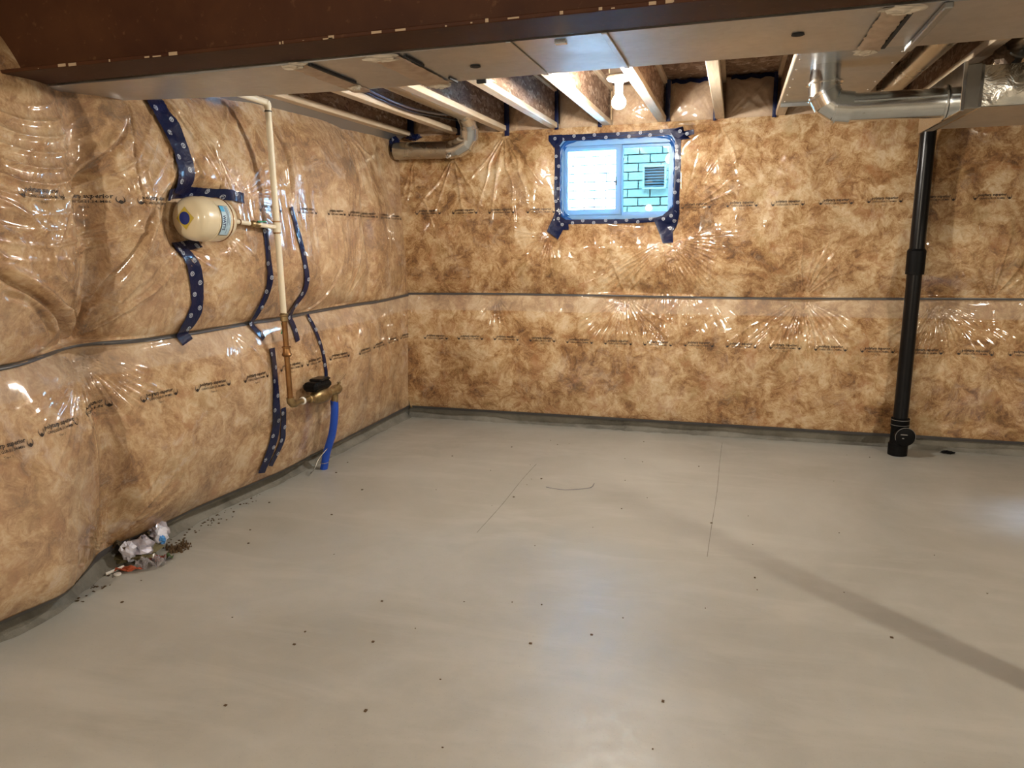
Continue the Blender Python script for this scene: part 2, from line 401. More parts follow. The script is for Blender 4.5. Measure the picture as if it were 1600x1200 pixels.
def hL(u, z):
    u = np.asarray(u, float); z = np.asarray(z, float)
    xb, xs, xt, zs = sp1(u, LU, LXB), sp1(u, LU, LXS), sp1(u, LU, LXT), np.interp(u, LU, LZS)
    low = z < zs
    t = np.where(low, (z-.085)/(zs-.085), (z-zs)/(2.40-zs)); t = np.clip(t, 0, 1)
    base = np.where(low, xb*(1-t)+xs*t, xs*(1-t)+xt*t)
    pill = np.where(low, np.clip(4*t*(1-t), 0, 1)**.62, np.clip(1-np.abs(2*np.clip(t,0,1)**.9-1)**2.4, 0, 1)**.75)
    crease = np.ones_like(u)
    for c, s, k in ((3.22, .10, .55), (.86, .07, .22), (1.58, .06, .10)):
        crease = crease*(1-k*np.exp(-((u-c)/s)**2))
    amp = np.where(low, .03+.11*sm(u, .15, 1.3), .035+.125*sm(u, .1, 1.2)+.05*sm(u, 2.4, 3.4))
    lump = (vn(u*2.1, z*2.3, 11)-.5)*.05 + (vn(u*6, z*5, 12)-.5)*.018
    edge = sm(np.minimum(t, 1-t), 0, .16)
    x = base + amp*pill*crease + lump*edge*sm(u, .05, .4)
    # hole around the tank
    d = np.hypot((u-TANKU)/.25, (z-TANKZ)/.19)
    x = x - (1-sm(d, .55, 1.25))*np.maximum(x-.035, 0)
    f = np.zeros_like(u)
    f += fan(u, z, 3.23, 1.10, 180+15, 360-15, 36, .34, .014, 1)
    f += fan(u, z, 3.22, 1.13, 25, 155, 11, .42, .026, 2)
    f += fan(u, z, 3.2, .09, 20, 160, 22, .34, .010, 3)
    f += fan(u, z, 2.78, 1.58, 185, 330, 24, .30, .011, 4)
    f += fan(u, z, 2.32, 1.80, 60, 190, 26, .34, .010, 5)
    f += fan(u, z, 2.40, 1.60, 200, 300, 16, .26, .010, 6)
    f += fan(u, z, 2.1, 2.38, 230, 330, 9, .55, .012, 7)
    f += fan(u, z, 1.2, 1.11, 20, 150, 12, .35, .010, 8)
    f += fan(u, z, .9, 2.36, 200, 330, 10, .5, .012, 9)
    f += fan(u, z, 2.7, 2.28, 215, 320, 10, .6, .014, 10)
    f += fan(u, z, 1.6, 1.08, 200, 340, 14, .25, .008, 13)
    f += fan(u, z, 2.35, 1.09, 210, 330, 12, .25, .007, 14)
    f += swag(u, z, 3.52, 2.32, .20, .90, 195, 350, 12, .015, 21, .8)
    f += swag(u, z, 3.85, 1.42, .10, .5, 20, 160, 4, .012, 22, .9)
    # hanging folds in the smooth film right of the tank and by the corner
    vert = ridge(u*34 + 2.2*vn(u*3, z*1.6, 31) + .8*z)*vn(u*5, z*2.6, 32)**2
    f += .011*vert*sm(z, 1.35, 1.62)*(1-sm(z, 1.92, 2.2))*sm(u, .9, 1.1)*(1-sm(u, 2.25, 2.45))
    diag = ridge((u*.80+z*.55)*30 + 2*vn(u*3, z*2, 33))*vn(u*4+3, z*3, 34)**2
    f += .012*diag*sm(u, 2.75, 2.95)*(1-sm(u, 3.45, 3.6))*sm(z, 1.25, 1.5)*(1-sm(z, 2.0, 2.2))
    for path, w, dp, sd in CREASES: f += fold_line(u, z, path, w, dp, sd)
    cr = np.abs(vn(u*16, z*7, 41)-.5)
    f += .0012*(1-2*cr)**3
    return np.maximum(x + 1.35*f*sm(np.minimum(t, 1-t), 0, .02), sp1(u, LU, LXC)+.012+.004*pill)
# back wall: u = X, height is how far it stands out towards the camera (-Y)
WX0, WX1, WZ0, WZ1 = 1.352, 2.246, 1.688, 2.308
def hB(u, z):
    u = np.asarray(u, float); z = np.asarray(z, float); zs = 1.103+.006*np.sin(u*1.7)
    low = z < zs
    t = np.where(low, (z-.085)/(zs-.085), (z-zs)/(2.395-zs)); t = np.clip(t, 0, 1)
    pill = np.where(low, np.clip(4*t*(1-t), 0, 1)**.72, np.clip(1-np.abs(2*t-1)**2.6, 0, 1)**.8)
    amp = np.where(low, .066, .07)
    lump = (vn(u*2.3+9, z*2.4, 51)-.5)*.04 + (vn(u*7, z*6, 52)-.5)*.014
    edge = sm(np.minimum(t, 1-t), 0, .14)
    x = amp*pill + lump*edge
    dx = np.maximum(np.maximum(WX0-u, u-WX1), 0); dz = np.maximum(np.maximum(WZ0-z, z-WZ1), 0); d = np.hypot(dx, dz)
    wk = sm(d, 0, .22)
    f = np.zeros_like(u)
    f += fan(u, z, 2.19, 1.54, 190, 378, 46, .46, .0125, 61)
    f += fan(u, z, 1.28, 1.57, 150, 290, 20, .30, .0085, 62)
    f += fan(u, z, .893, 2.38, 205, 335, 14, .62, .012, 63)
    f += fan(u, z, 2.29, 1.70, 15, 85, 24, .46, .010, 64)
    f += fan(u, z, 3.2, 1.10, 20, 160, 20, .30, .010, 65)
    f += fan(u, z, 3.2, 1.10, 195, 345, 34, .34, .014, 66, 1.8)
    f += fan(u, z, 1.88, 1.10, 195, 345, 32, .30, .014, 67, 1.8)
    f += fan(u, z, 1.88, 1.10, 30, 150, 7, .42, .012, 68)
    f += fan(u, z, 2.35, 1.10, 215, 325, 12, .24, .007, 71)
    f += fan(u, z, 4.42, 1.10, 30, 150, 12, .42, .012, 69)
    f += swag(u, z, 4.36, 1.35, .22, .50, 200, 340, 5, .009, 72) + fan(u, z, 4.1, 1.08, 200, 345, 34, .34, .014, 70, 1.8)
    f += fan(u, z, 2.55, 2.38, 200, 320, 12, .35, .009, 73)
    f += fan(u, z, .8, 1.10, 215, 325, 20, .22, .008, 74)
    f += fan(u, z, .45, 2.22, 215, 325, 9, .5, .013, 75)
    f += fan(u, z, .10, 2.2, 240, 300, 9, .5, .012, 76)
    f += fan(u, z, 4.0, .10, 40, 140, 8, .3, .006, 78)
    cr = np.abs(vn(u*15, z*9, 81)-.5)
    f += .0010*(1-2*cr)**3
    return np.maximum(np.maximum(x*(.12+.88*wk), 0) + 1.35*f*sm(np.minimum(t, 1-t), 0, .02)*sm(d, .0, .05) + .002, -.030)

def fold_line(u, z, path, w, depth, side=1):
    p = bez(path, 24); best = np.full(u.shape, 9.); sg = np.zeros(u.shape); tt = np.zeros(u.shape)
    lo, hi = p.min(0)-.2, p.max(0)+.2
    m = (u > lo[0]) & (u < hi[0]) & (z > lo[1]) & (z < hi[1])
    if not m.any(): return np.zeros(u.shape)
    uu_, zz_ = u[m], z[m]; bb = np.full(uu_.shape, 9.); ss = np.zeros(uu_.shape); t_ = np.zeros(uu_.shape)
    for i in range(len(p)-1):
        a, d = p[i], p[i+1]-p[i]; l2 = d@d+1e-12
        t = np.clip(((uu_-a[0])*d[0]+(zz_-a[1])*d[1])/l2, 0, 1)
        ex, ez = uu_-a[0]-t*d[0], zz_-a[1]-t*d[1]; dd = np.hypot(ex, ez)
        k = dd < bb; bb[k] = dd[k]; ss[k] = np.sign(d[0]*ez-d[1]*ex)[k]; t_[k] = ((i+t)/(len(p)-1))[k]
    sd = bb*ss*side; env = np.minimum(1, 6*t_+.25)*np.minimum(1, 5*(1-t_))
    out = np.zeros(u.shape)
    out[m] = env*depth*(.75*np.exp(-((sd-w)/w)**2)-np.exp(-(sd/w)**2)*.9+.22*np.exp(-((sd+1.6*w)/w)**2))
    return out
def field(name, us, zs, func, kind, mat, parent, hole=None):
    Uu, Zz = np.meshgrid(us, zs); h = func(Uu, Zz)
    if kind == 'L': P = np.stack([h, -Uu, Zz], -1)
    else: P = np.stack([Uu, -h, Zz], -1)
    P = P.reshape(-1, 3) - ORG[parent.name]
    nu, nz = len(us), len(zs)
    i = np.arange((nz-1)*(nu-1)); r, c = i//(nu-1), i % (nu-1); a = r*nu+c
    q = np.stack([a, a+1, a+1+nu, a+nu], -1) if kind == 'B' else np.stack([a, a+nu, a+1+nu, a+1], -1)
    if hole:
        x0, x1, z0, z1 = hole
        cu = (us[c]+us[c+1])/2; cz = (zs[r]+zs[r+1])/2
        q = q[~((cu > x0) & (cu < x1) & (cz > z0) & (cz < z1))]
    me = bpy.data.meshes.new(name)
    me.vertices.add(len(P)); me.vertices.foreach_set('co', P.ravel())
    me.loops.add(len(q)*4); me.loops.foreach_set('vertex_index', q.ravel().astype(np.int32))
    me.polygons.add(len(q)); me.polygons.foreach_set('loop_start', np.arange(0, len(q)*4, 4, dtype=np.int32))
    me.polygons.foreach_set('use_smooth', np.ones(len(q), bool))
    me.update(calc_edges=True); me.materials.append(mat)
    o = bpy.data.objects.new(name, me); COL.objects.link(o); o.parent = parent; ORG[o.name] = ORG[parent.name]
    return o
def seq(*spec):
    out = []
    for a, b, d in spec: out.append(np.arange(a, b-1e-6, d))
    return np.concatenate(out + [np.array([spec[-1][1]])])

# floor ------------------------------------------------------------
fl = B().box(-.35, 8.4, -9.8, .3, -.12, 0).link('floor', FLOOR, kind='structure')
def strip_flat(pts, w, z):
    p = bez(pts, 40); V = []; Fc = []
    for i in range(len(p)):
        t = p[min(i+1, len(p)-1)]-p[max(i-1, 0)]; t /= np.hypot(*t); n = np.array([-t[1], t[0]])
        ww = w*(.55+.45*random.random())
        V += [(*(p[i]+n*ww/2), z), (*(p[i]-n*ww/2), z)]
    for i in range(len(p)-1): Fc.append((2*i, 2*i+1, 2*i+3, 2*i+2))
    return B().add(V, Fc)
strip_flat([(2.676,-.18),(2.668,-.7),(2.664,-1.3),(2.648,-1.9),(2.64,-2.28)], .0045, .0008).link('crack', CRACK, fl)
strip_flat([(1.43,-1.05),(1.425,-1.4),(1.435,-1.85),(1.43,-2.3)], .0055, .0008).link('crack', CRACK, fl)
# wall_left: concrete following the measured face, film-covered blankets in front
cu = np.array([-.3, 0, .6, 1.06, 1.57, 1.9, 2.1, 2.42, 2.6, 3.05, 3.2, 3.42, 3.6, 3.8, 4.2, 9.8])
V = []; Fc = []
uu = seq((-.3, 4.2, .06), (4.2, 9.8, .4)); cxs = sp1(uu, LU, LXC)
for x, u in zip(cxs, uu):
    V += [(x+.012*(vn(np.array([u*9]), np.array([0.]), 3)[0]-.5), -u, .0), (x, -u, 2.40), (x-.25, -u, 2.40), (x-.25, -u, 0)]
for i in range(len(uu)-1):
    a = 4*i
    Fc += [(a, a+4, a+5, a+1), (a+1, a+5, a+6, a+2), (a+3, a+2, a+6, a+7), (a, a+3, a+7, a+4)]
wl = link('wall_left', V, Fc, CONC, kind='structure')
ul = seq((0, 4.15, .006), (4.15, 9.6, .12))
low = field('insulation_blanket', ul, np.linspace(.085, 1.098, 165), hL, 'L', INSL, wl)
upp = field('insulation_blanket', ul, np.linspace(1.098, 2.405, 215), hL, 'L', INSL, wl)
HG = {}
def wall_strip(name, pts, w, kind, func, mat, parent=None, off=.004, n=60, across=5, label=None, jag=0, taper=None):
    """a tape laid over the film: pts are (u, z) along its middle"""
    p = bez(pts, n); V = []; Fc = []
    for i in range(len(p)):
        t = p[min(i+1, len(p)-1)]-p[max(i-1, 0)]; t /= np.hypot(*t); nn = np.array([-t[1], t[0]])
        ww = w*(taper(i/(len(p)-1)) if taper else 1)*(1+jag*(random.random()-.5))
        for k in range(across):
            q = p[i]+nn*ww*(k/(across-1)-.5); V.append(q)
    V = np.array(V); h = func(V[:, 0], V[:, 1])
    # the tape bridges fine wrinkles
    h = h.reshape(len(p), across); k = np.array([1, 2, 3, 2, 1])/9.
    if n < 200:
        hp = np.pad(h, ((3, 3), (0, 0)), 'edge'); h = np.max([hp[d:d+len(p)] for d in range(7)], 0)*.7+h*.3
    hs = np.stack([np.convolve(np.pad(h[:, j], 2, 'edge'), k, 'valid') for j in range(across)], 1)
    h = np.maximum(hs, h).reshape(-1)+off
    P = np.stack([h, -V[:, 0], V[:, 1]], -1) if kind == 'L' else np.stack([V[:, 0], -h, V[:, 1]], -1)
    for i in range(len(p)-1):
        for j in range(across-1):
            a = i*across+j; Fc.append((a, a+1, a+across+1, a+across))
    o = link(name, P, Fc, mat, parent, True, label=label); HG[o.name] = (p, h.reshape(len(p), across), w*(1 if taper is None else .9)); return o, p
useam = np.linspace(.0, 4.2, 130)
def seam_pts(us, zf): return [(u, zf(u)) for u in us]
wall_strip('seam_band', seam_pts(np.linspace(0, 9.4, 40), lambda u: float(np.interp(u, LU, LZS))), .020, 'L', hL, BAND, wl, .006, 400, 3)
wall_strip('bottom_band', seam_pts(np.linspace(0, 9.4, 40), lambda u: .094), .028, 'L', hL, BAND, wl, .003, 400, 3)

# wall_back --------------------------------------------------------
wbk = B()
wbk.box(-.45, WX0, .045, .30, 0, 2.40).box(WX1, 8.4, .045, .30, 0, 2.40).box(WX0, WX1, .045, .30, 0, WZ0).box(WX0, WX1, .045, .30, WZ1, 2.40)
wb = wbk.link('wall_back', CONC, kind='structure')
# rough mortar lip along the foot of the wall
V = []; Fc = []
us = np.arange(-.05, 8.3, .02)
for u in us:
    k = .2+.8*vn(np.array([u*3.]), np.array([1.]), 5)[0]; k2 = vn(np.array([u*22.]), np.array([3.]), 6)[0]
    V += [(u, .05, .05*k**2+.015), (u, .036, .042*k**2+.012*k2), (u, .022-.02*k2*k, .010*k+.010*k2), (u, .002-.035*k*k2, .0005)]
for i in range(len(us)-1):
    for j in range(3): Fc.append((4*i+j, 4*i+j+1, 4*i+j+5, 4*i+j+4))
link('footing_lip', V, Fc, CONC, wb, True)
V = []; Fc = []
us = np.arange(.02, 6, .03)
for u in us:
    x = float(sp1(np.array([u]), LU, LXC)[0]); k = .4+.6*vn(np.array([u*3.]), np.array([7.]), 5)[0]; k2 = vn(np.array([u*14.]), np.array([9.]), 6)[0]
    V += [(x-.01, -u, .05*k+.02), (x+.012, -u, .045*k+.01*k2), (x+.03+.02*k*k2, -u, .012*k), (x+.045+.03*k*k2, -u, .0005)]
for i in range(len(us)-1):
    for j in range(3): Fc.append((4*i+j+4, 4*i+j+5, 4*i+j+1, 4*i+j))
link('footing_lip', V, Fc, CONC, wl, True)
ub = seq((-.02, 4.75, .006), (4.75, 8.2, .09))
blow = field('insulation_blanket', ub, np.linspace(.085, 1.10, 165), hB, 'B', INS, wb)
bupp = field('insulation_blanket', ub, np.linspace(1.10, 2.40, 215), hB, 'B', INS, wb, (WX0, WX1, WZ0, WZ1))
wall_strip('seam_band', seam_pts(np.linspace(0, 8.1, 30), lambda u: 1.103+.006*math.sin(u*1.7)), .016, 'B', hB, BAND, wb, .006, 300, 3)
wall_strip('bottom_band', seam_pts(np.linspace(0, 8.1, 30), lambda u: .096), .024, 'B', hB, BAND, wb, .004, 300, 3)
# plain far walls and the floor above
B().box(8.2, 8.45, -9.8, .3, 0, 2.72).link('wall_right', FRONTW, kind='structure')
B().box(-.45, 8.45, -9.85, -9.6, 0, 2.72).link('wall_front', FRONTW, kind='structure')
B().box(-.7, 8.45, -9.85, .32, 2.705, 2.735).link('ceiling', OSB, kind='structure')
rim = B().box(-.5, 8.4, .12, .16, 2.39, 2.706).link('trim_1', PINEX, kind='structure')
B().box(-.34, -.24, -9.8, .16, 2.38, 2.705).link('trim_2', PINEX, kind='structure')
B().box(-.45, 8.2, .045, .16, 2.385, 2.4005).link('sill_plate', PINEX, rim)

V = []; Fc = []
for i, u in enumerate(np.arange(.0, 3.0, .06)):
    w_ = .012*math.sin(u*7)+.008*math.sin(u*17)
    V += [(-.13, -u, 2.30+w_*.3), (-.06+w_*.4, -u, 2.352+w_*.5), (.0+w_*.3, -u, 2.388+w_*.3), (.036, -u, 2.402)]
n_ = len(V)//4
for i in range(n_-1):
    for j in range(3): Fc.append((4*i+j+4, 4*i+j+5, 4*i+j+1, 4*i+j))
FILMG = simple('loose_grey_film', (.15,.145,.14), .35, Coat_Weight=.8, Coat_Roughness=.1)
link('film_edge', V, Fc, FILMG, wl, True)
# rim insulation bags between the joist ends -------------------------
JX = [.4787+.4147*i for i in range(-1, 18)]
def rim_bag(x0, x1, seed):
    nu, nz = 44, 40
    us = np.linspace(x0, x1, nu); zs = np.linspace(2.385, 2.69, nz); Uu, Zz = np.meshgrid(us, zs)
    a = (Uu-x0)/(x1-x0); b = (Zz-2.385)/.305
    h = .055*(np.clip(4*a*(1-a), 0, 1)**.5)*(np.clip(4*b*(1-b), 0, 1)**.5)
    h += .008*(vn(Uu*20, Zz*20, seed)-.5)
    e = sm(np.minimum(a, 1-a), 0, .15)*sm(np.minimum(b, 1-b), 0, .12)
    for k in range(4):
        h += fan(Uu, Zz, (x0, x1, x0, x1)[k], (2.385, 2.385, 2.69, 2.69)[k], (5, 95, -85, 185)[k], (85, 175, -5, 265)[k], 16, .16, .009, seed+k, .5)*e
    V = np.stack([Uu, .03-h, Zz], -1).reshape(-1, 3); Fc = []
    for r in range(nz-1):
        for c in range(nu-1): Fc.append((r*nu+c, r*nu+c+1, (r+1)*nu+c+1, (r+1)*nu+c))
    return link('rim_insulation', V, Fc, INSB, wb, True)
for i in range(11): rim_bag(JX[i]+.034, JX[i+1]-.034, 100+i*7)

# printed marks on the film ------------------------------------------
def text_mesh(s, size, bold=0.0, font_align='CENTER'):
    cu_ = bpy.data.curves.new('t', 'FONT'); cu_.body = s; cu_.size = size; cu_.align_x = font_align; cu_.resolution_u = 1; cu_.offset = bold
    ob = bpy.data.objects.new('t', cu_); COL.objects.link(ob)
    dg = bpy.context.evaluated_depsgraph_get()
    me = bpy.data.meshes.new_from_object(ob.evaluated_get(dg))
    v = np.array([tuple(p.co) for p in me.vertices])[:, :2]; f = [tuple(p.vertices) for p in me.polygons]
    bpy.data.objects.remove(ob); bpy.data.curves.remove(cu_); bpy.data.meshes.remove(me)
    return v, f
def join2(parts):
    V = []; Fc = []
    for v, f in parts:
        n = len(V); V += [tuple(p) for p in v]; Fc += [tuple(i+n for i in q) for q in f]
    return np.array(V), Fc
t1, t2, t3 = text_mesh('polytarp superior', .027, .0006), text_mesh('CAN/CGSB-51.34-M86', .0165, .0002), text_mesh('Type 2', .0135)
def emblem(dx):
    # flame shaped mark: two curved horns round a solid foot
    V = []; Fc = []
    for sgn in (-1, 1):
        pts = bez([(0, -.024), (sgn*.012, -.012), (sgn*.015, .004), (sgn*.009, .018)], 8); n0 = len(V)
        for i, q in enumerate(pts):
            w = .006*(1-i/(len(pts)-1))+.0012; V += [(q[0]-w/2+dx, q[1]), (q[0]+w/2+dx, q[1])]
        for i in range(len(pts)-1): Fc.append((n0+2*i, n0+2*i+1, n0+2*i+3, n0+2*i+2))
    n0 = len(V); V += [(dx, -.026), (dx+.009, -.012), (dx, -.002), (dx-.009, -.012)]; Fc.append((n0, n0+1, n0+2, n0+3))
    return np.array(V), Fc
def shift(tm, dx, dy): return tm[0]+np.array([dx, dy]), tm[1]
w1 = np.ptp(t1[0][:, 0])
MARK = join2([shift((t1[0]*np.array([.165/w1, 1]), t1[1]), 0, .002), shift((t2[0]*np.array([.150/np.ptp(t2[0][:, 0]), 1]), t2[1]), 0, -.0185), shift(t3, 0, -.040), (emblem(0)[0]*.78+np.array([-.100, -.003]), emblem(0)[1]), (emblem(0)[0]*.78+np.array([.100, -.003]), emblem(0)[1])])
def mark(u, z, kind, func, parent, tilt=0.0):
    v = MARK[0].copy(); c, s = math.cos(tilt), math.sin(tilt)
    v = np.stack([v[:, 0]*c-v[:, 1]*s, v[:, 0]*s+v[:, 1]*c], 1)
    uu_ = (u-v[:, 0]) if kind == 'L' else (u+v[:, 0]); zz_ = z+v[:, 1]
    # smooth carrier so the print stays just above the film
    h = func(uu_, zz_)+.0025
    P = np.stack([h, -uu_, zz_], -1) if kind == 'L' else np.stack([uu_, -h, zz_], -1)
    return link('printed_mark', P, MARK[1], PRINT, parent, kind='stuff')
for u in (3.52, 3.20, 2.93, 2.05, 1.66, 1.335, 1.07, .80, .50, .22): mark(u-.0, 1.765-.006*(3.5-u), 'L', hL, upp)
for u, z in ((3.80, .815), (3.545, .835), (3.265, .845), (2.94, .835), (2.61, .82), (2.28, .805), (1.91, .80), (1.65, .79), (1.37, .78), (1.03, .765), (.73, .765), (.40, .755), (.12, .752)): mark(u, z, 'L', hL, low, -.03)
for u, z in ((.25,1.787),(.57,1.785),(.885,1.782),(1.205,1.779),(2.405,1.787),(2.735,1.79),(3.05,1.789),(3.37,1.79),(3.68,1.794),(4.0,1.796),(4.33,1.798),(4.65,1.80)): mark(u, z, 'B', hB, bupp)
for i in range(15): mark(.28+.3125*i, .744+.004*math.sin(i*.9), 'B', hB, blow)

# ------------------------------------------------------------------ tapes
_ring = None
def logos(p, w, kind, func, parent, step=.085, off=.0065, seed=0):
    rnd = random.Random(seed); V = []; Fc = []
    L = np.concatenate([[0], np.cumsum(np.hypot(*np.diff(p, axis=0).T))]); s = step*.4
    side = 1
    while s < L[-1]-.02:
        c = np.array([np.interp(s, L, p[:, 0]), np.interp(s, L, p[:, 1])])
        i = min(np.searchsorted(L, s), len(p)-1); t = p[i]-p[i-1]; t = t/np.hypot(*t); nn = np.array([-t[1], t[0]])
        c = c+nn*w*.24*side; side = -side; r = .0125
        n0 = len(V); K = 14
        for k in range(K):
            a = 2*math.pi*k/K; d = np.array([math.cos(a), math.sin(a)]); V += [c+d*r, c+d*r*.72]
        for k in range(K):
            k2 = (k+1) % K; Fc.append((n0+2*k, n0+2*k2, n0+2*k2+1, n0+2*k+1))
        for (a0, a1, b0, b1) in ((-.5, .5, .22, .42), (-.34, -.12, -.5, .22), (.12, .34, -.5, .22)):
            n1 = len(V)
            for a, b in ((a0, b0), (a1, b0), (a1, b1), (a0, b1)): V.append(c+np.array([a, b])*r)
            Fc.append((n1, n1+1, n1+2, n1+3))
        s += step*(.85+.3*rnd.random())
    if not V: return
    V = np.array(V); h = func(V[:, 0], V[:, 1])+off
    if parent.name in HG:
        pp, hg, wd = HG[parent.name]; na = hg.shape[1]
        for m_ in range(len(V)):
            i = int(np.argmin(((pp-V[m_])**2).sum(1))); t = pp[min(i+1, len(pp)-1)]-pp[max(i-1, 0)]; t = t/np.hypot(*t)
            l_ = float((V[m_]-pp[i])@np.array([-t[1], t[0]])); c_ = min(max((l_/wd+.5)*(na-1), 0), na-1); k = min(int(c_), na-2); f_ = c_-k
            h[m_] = hg[i, k]*(1-f_)+hg[i, k+1]*f_+.0015
    P = np.stack([h, -V[:, 0], V[:, 1]], -1) if kind == 'L' else np.stack([V[:, 0], -h, V[:, 1]], -1)
    link('printed_logo', P, Fc, LOGO, parent, kind='stuff')
TG = 'navy sheathing tape strips on the film'
def tape(pts, w, kind, label, jag=.06, off=.005, taper=None, step=.085, grp=TG):
    func = hL if kind == 'L' else hB
    o, p = wall_strip('tape_strip', pts, w, kind, func, TAPE, None, off, 70, 5, None, jag, taper)
    tag(o, label, 'tape', grp); logos(p, w, kind, func, o, step, off+.004, len(label)); return o
tape([(2.79,2.33),(2.765,2.20),(2.735,2.10),(2.72,1.96),(2.725,1.80)], .115, 'L', 'widest navy tape strip running from the duct down to the cream tank', off=.011, step=.055)
tape([(2.75,1.55),(2.68,1.41),(2.665,1.25),(2.72,1.13),(2.70,1.06)], .085, 'L', 'curved navy tape strip running from below the cream tank over the seam', step=.06)
tape([(2.14,1.66),(2.125,1.48),(2.115,1.33),(2.19,1.12),(2.14,1.0)], .042, 'L', 'narrow navy tape strip just left of the cream riser pipe')
tape([(1.84,1.77),(1.785,1.47),(1.76,1.27),(1.83,1.14),(1.80,.94)], .05, 'L', 'long navy tape strip right of the cream riser pipe', taper=lambda t: .75+.5*t-.25*t*t)
tape([(1.60,1.09),(1.555,.88),(1.53,.70),(1.525,.57)], .030, 'L', 'thin navy tape strip between the seam and the water meter')
tape([(2.09,.94),(2.10,.75),(2.10,.60),(2.10,.40),(2.16,.17)], .066, 'L', 'navy tape strip beside the copper riser, reaching the wall foot')
tape([(2.035,.56),(2.025,.42),(2.02,.34),(2.08,.19)], .046, 'L', 'short navy tape strip overlapping below the copper elbow')
tape([(2.83,1.79),(2.70,1.812),(2.55,1.812),(2.40,1.812),(2.29,1.80)], .055, 'L', 'wrinkled navy tape collar over the top of the cream tank', off=.012)
tape([(2.47,1.80),(2.43,1.745),(2.415,1.67),(2.43,1.60)], .05, 'L', 'navy tape piece round the pipe end of the cream tank', off=.012)
tape([(2.80,1.545),(2.70,1.55),(2.58,1.565)], .045, 'L', 'short shiny navy tape collar under the cream tank', off=.012)
tape([(1.27,2.325),(1.6,2.323),(2.0,2.322),(2.29,2.33)], .046, 'B', 'navy tape strip along the top of the window')
tape([(2.255,2.33),(2.262,2.1),(2.258,1.9),(2.262,1.72)], .044, 'B', 'navy tape strip down the right side of the window')
tape([(1.335,2.31),(1.336,2.1),(1.332,1.9),(1.345,1.70)], .044, 'B', 'navy tape strip down the left side of the window')
tape([(1.33,1.685),(1.6,1.684),(1.9,1.682),(2.12,1.69)], .034, 'B', 'navy tape strip along the bottom of the window')
def patch(poly, label, kind='B', grp=TG, sub=7):
    poly = np.array(poly); c = poly.mean(0); n = len(poly); V = [c]; Fc = []
    for r in range(1, sub+1):
        for k in range(n): V.append(c+(poly[k]-c)*r/sub)
    for k in range(n):
        Fc.append((0, 1+k, 1+(k+1) % n))
        for r in range(sub-1):
            a = 1+r*n; Fc.append((a+k, a+n+k, a+n+(k+1) % n, a+(k+1) % n))
    V = np.array(V); h = hB(V[:, 0], V[:, 1])+.0085+.004*vn(V[:, 0]*40, V[:, 1]*40, 5)
    o = link('tape_patch', np.stack([V[:, 0], -h, V[:, 1]], -1), Fc, TAPE, None, True); tag(o, label, 'tape', grp)
    pts = np.array([c+(poly[i]-c)*.5 for i in range(0, n, 2)]); logos(bez(pts, 20), .02, 'B', hB, o, .06, .016, n); return o
patch([(2.09,1.70),(2.159,1.718),(2.243,1.79),(2.262,1.74),(2.283,1.729),(2.271,1.654),(2.24,1.597),(2.247,1.515),(2.17,1.511),(2.139,1.584)], 'pointed navy tape flap below the lower right window corner')
patch([(1.30,1.721),(1.321,1.775),(1.342,1.745),(1.426,1.69),(1.431,1.624),(1.384,1.624),(1.347,1.55),(1.253,1.616)], 'torn navy tape flap below the lower left window corner')
patch([(1.265,2.35),(1.373,2.35),(1.38,2.30),(1.335,2.245),(1.306,2.258),(1.265,2.308)], 'small navy tape patch on the upper left window corner')
patch([(2.189,2.34),(2.29,2.361),(2.287,2.325),(2.37,2.335),(2.375,2.30),(2.312,2.285),(2.35,2.27),(2.242,2.264)], 'ragged navy tape patch on the upper right window corner')
def end_tape(x, z0, z1, w, label, y=-.035, bend=.0):
    V = []; Fc = []; n = 9
    for i in range(n):
        z = z0+(z1-z0)*i/(n-1); d = .004*math.sin(i*2.3)
        for s in (-1, 0, 1): V.append((x+s*w/2+bend*(i/(n-1)), y-.004*(1-abs(s))+d, z))
    for i in range(n-1):
        for j in range(2): Fc.append((3*i+j, 3*i+j+1, 3*i+j+4, 3*i+j+3))
    o = link('tape_strip', V, Fc, TAPE, None, True); return tag(o, label, 'tape', 'navy tape at the joist ends')

# ------------------------------------------------------------------ I-joists
JN = {-1: 'pale floor joist nearest the left insulated wall', 0: 'pale floor joist left of the round pipe in the bay by the left corner',
      1: 'pale floor joist right of the round pipe in the bay by the left corner', 2: 'pale floor joist ending just above the upper left window corner',
      3: 'pale floor joist over the left half of the window, left of the bulb', 4: 'pale floor joist beside the lit bulb, lit blue at its end',
      5: 'pale floor joist hanging nearly straight, right of the window', 6: 'pale floor joist along the left edge of the sheet metal panel',
      7: 'floor joist along the right edge of the sheet metal panel', 8: 'yellowish floor joist above the round galvanised pipe and box', 9: 'rightmost floor joist above the foil wrapped duct'}
jr = thing('floor_joist', (JX[0], 0, 2.40), JN[-1], 'joist', 'wooden I-joists under the floor above')
x = JX[0]; Y0, Y1 = -3.344, .118
B().bbox(x-.032, x+.032, Y0, Y1, 2.40, 2.438, .003).link('bottom_flange', PINE, jr)
B().box(x-.005, x+.005, Y0, Y1, 2.436, 2.668).link('web', OSB, jr)
B().bbox(x-.032, x+.032, Y0, Y1, 2.666, 2.704, .003).link('top_flange', PINE, jr)
for i in range(0, 10):
    r = jr.copy(); COL.objects.link(r); r.location.x = .4787+.4147*i; r['label'] = JN[i]
    for ch in jr.children:
        c = ch.copy(); COL.objects.link(c); c.parent = r
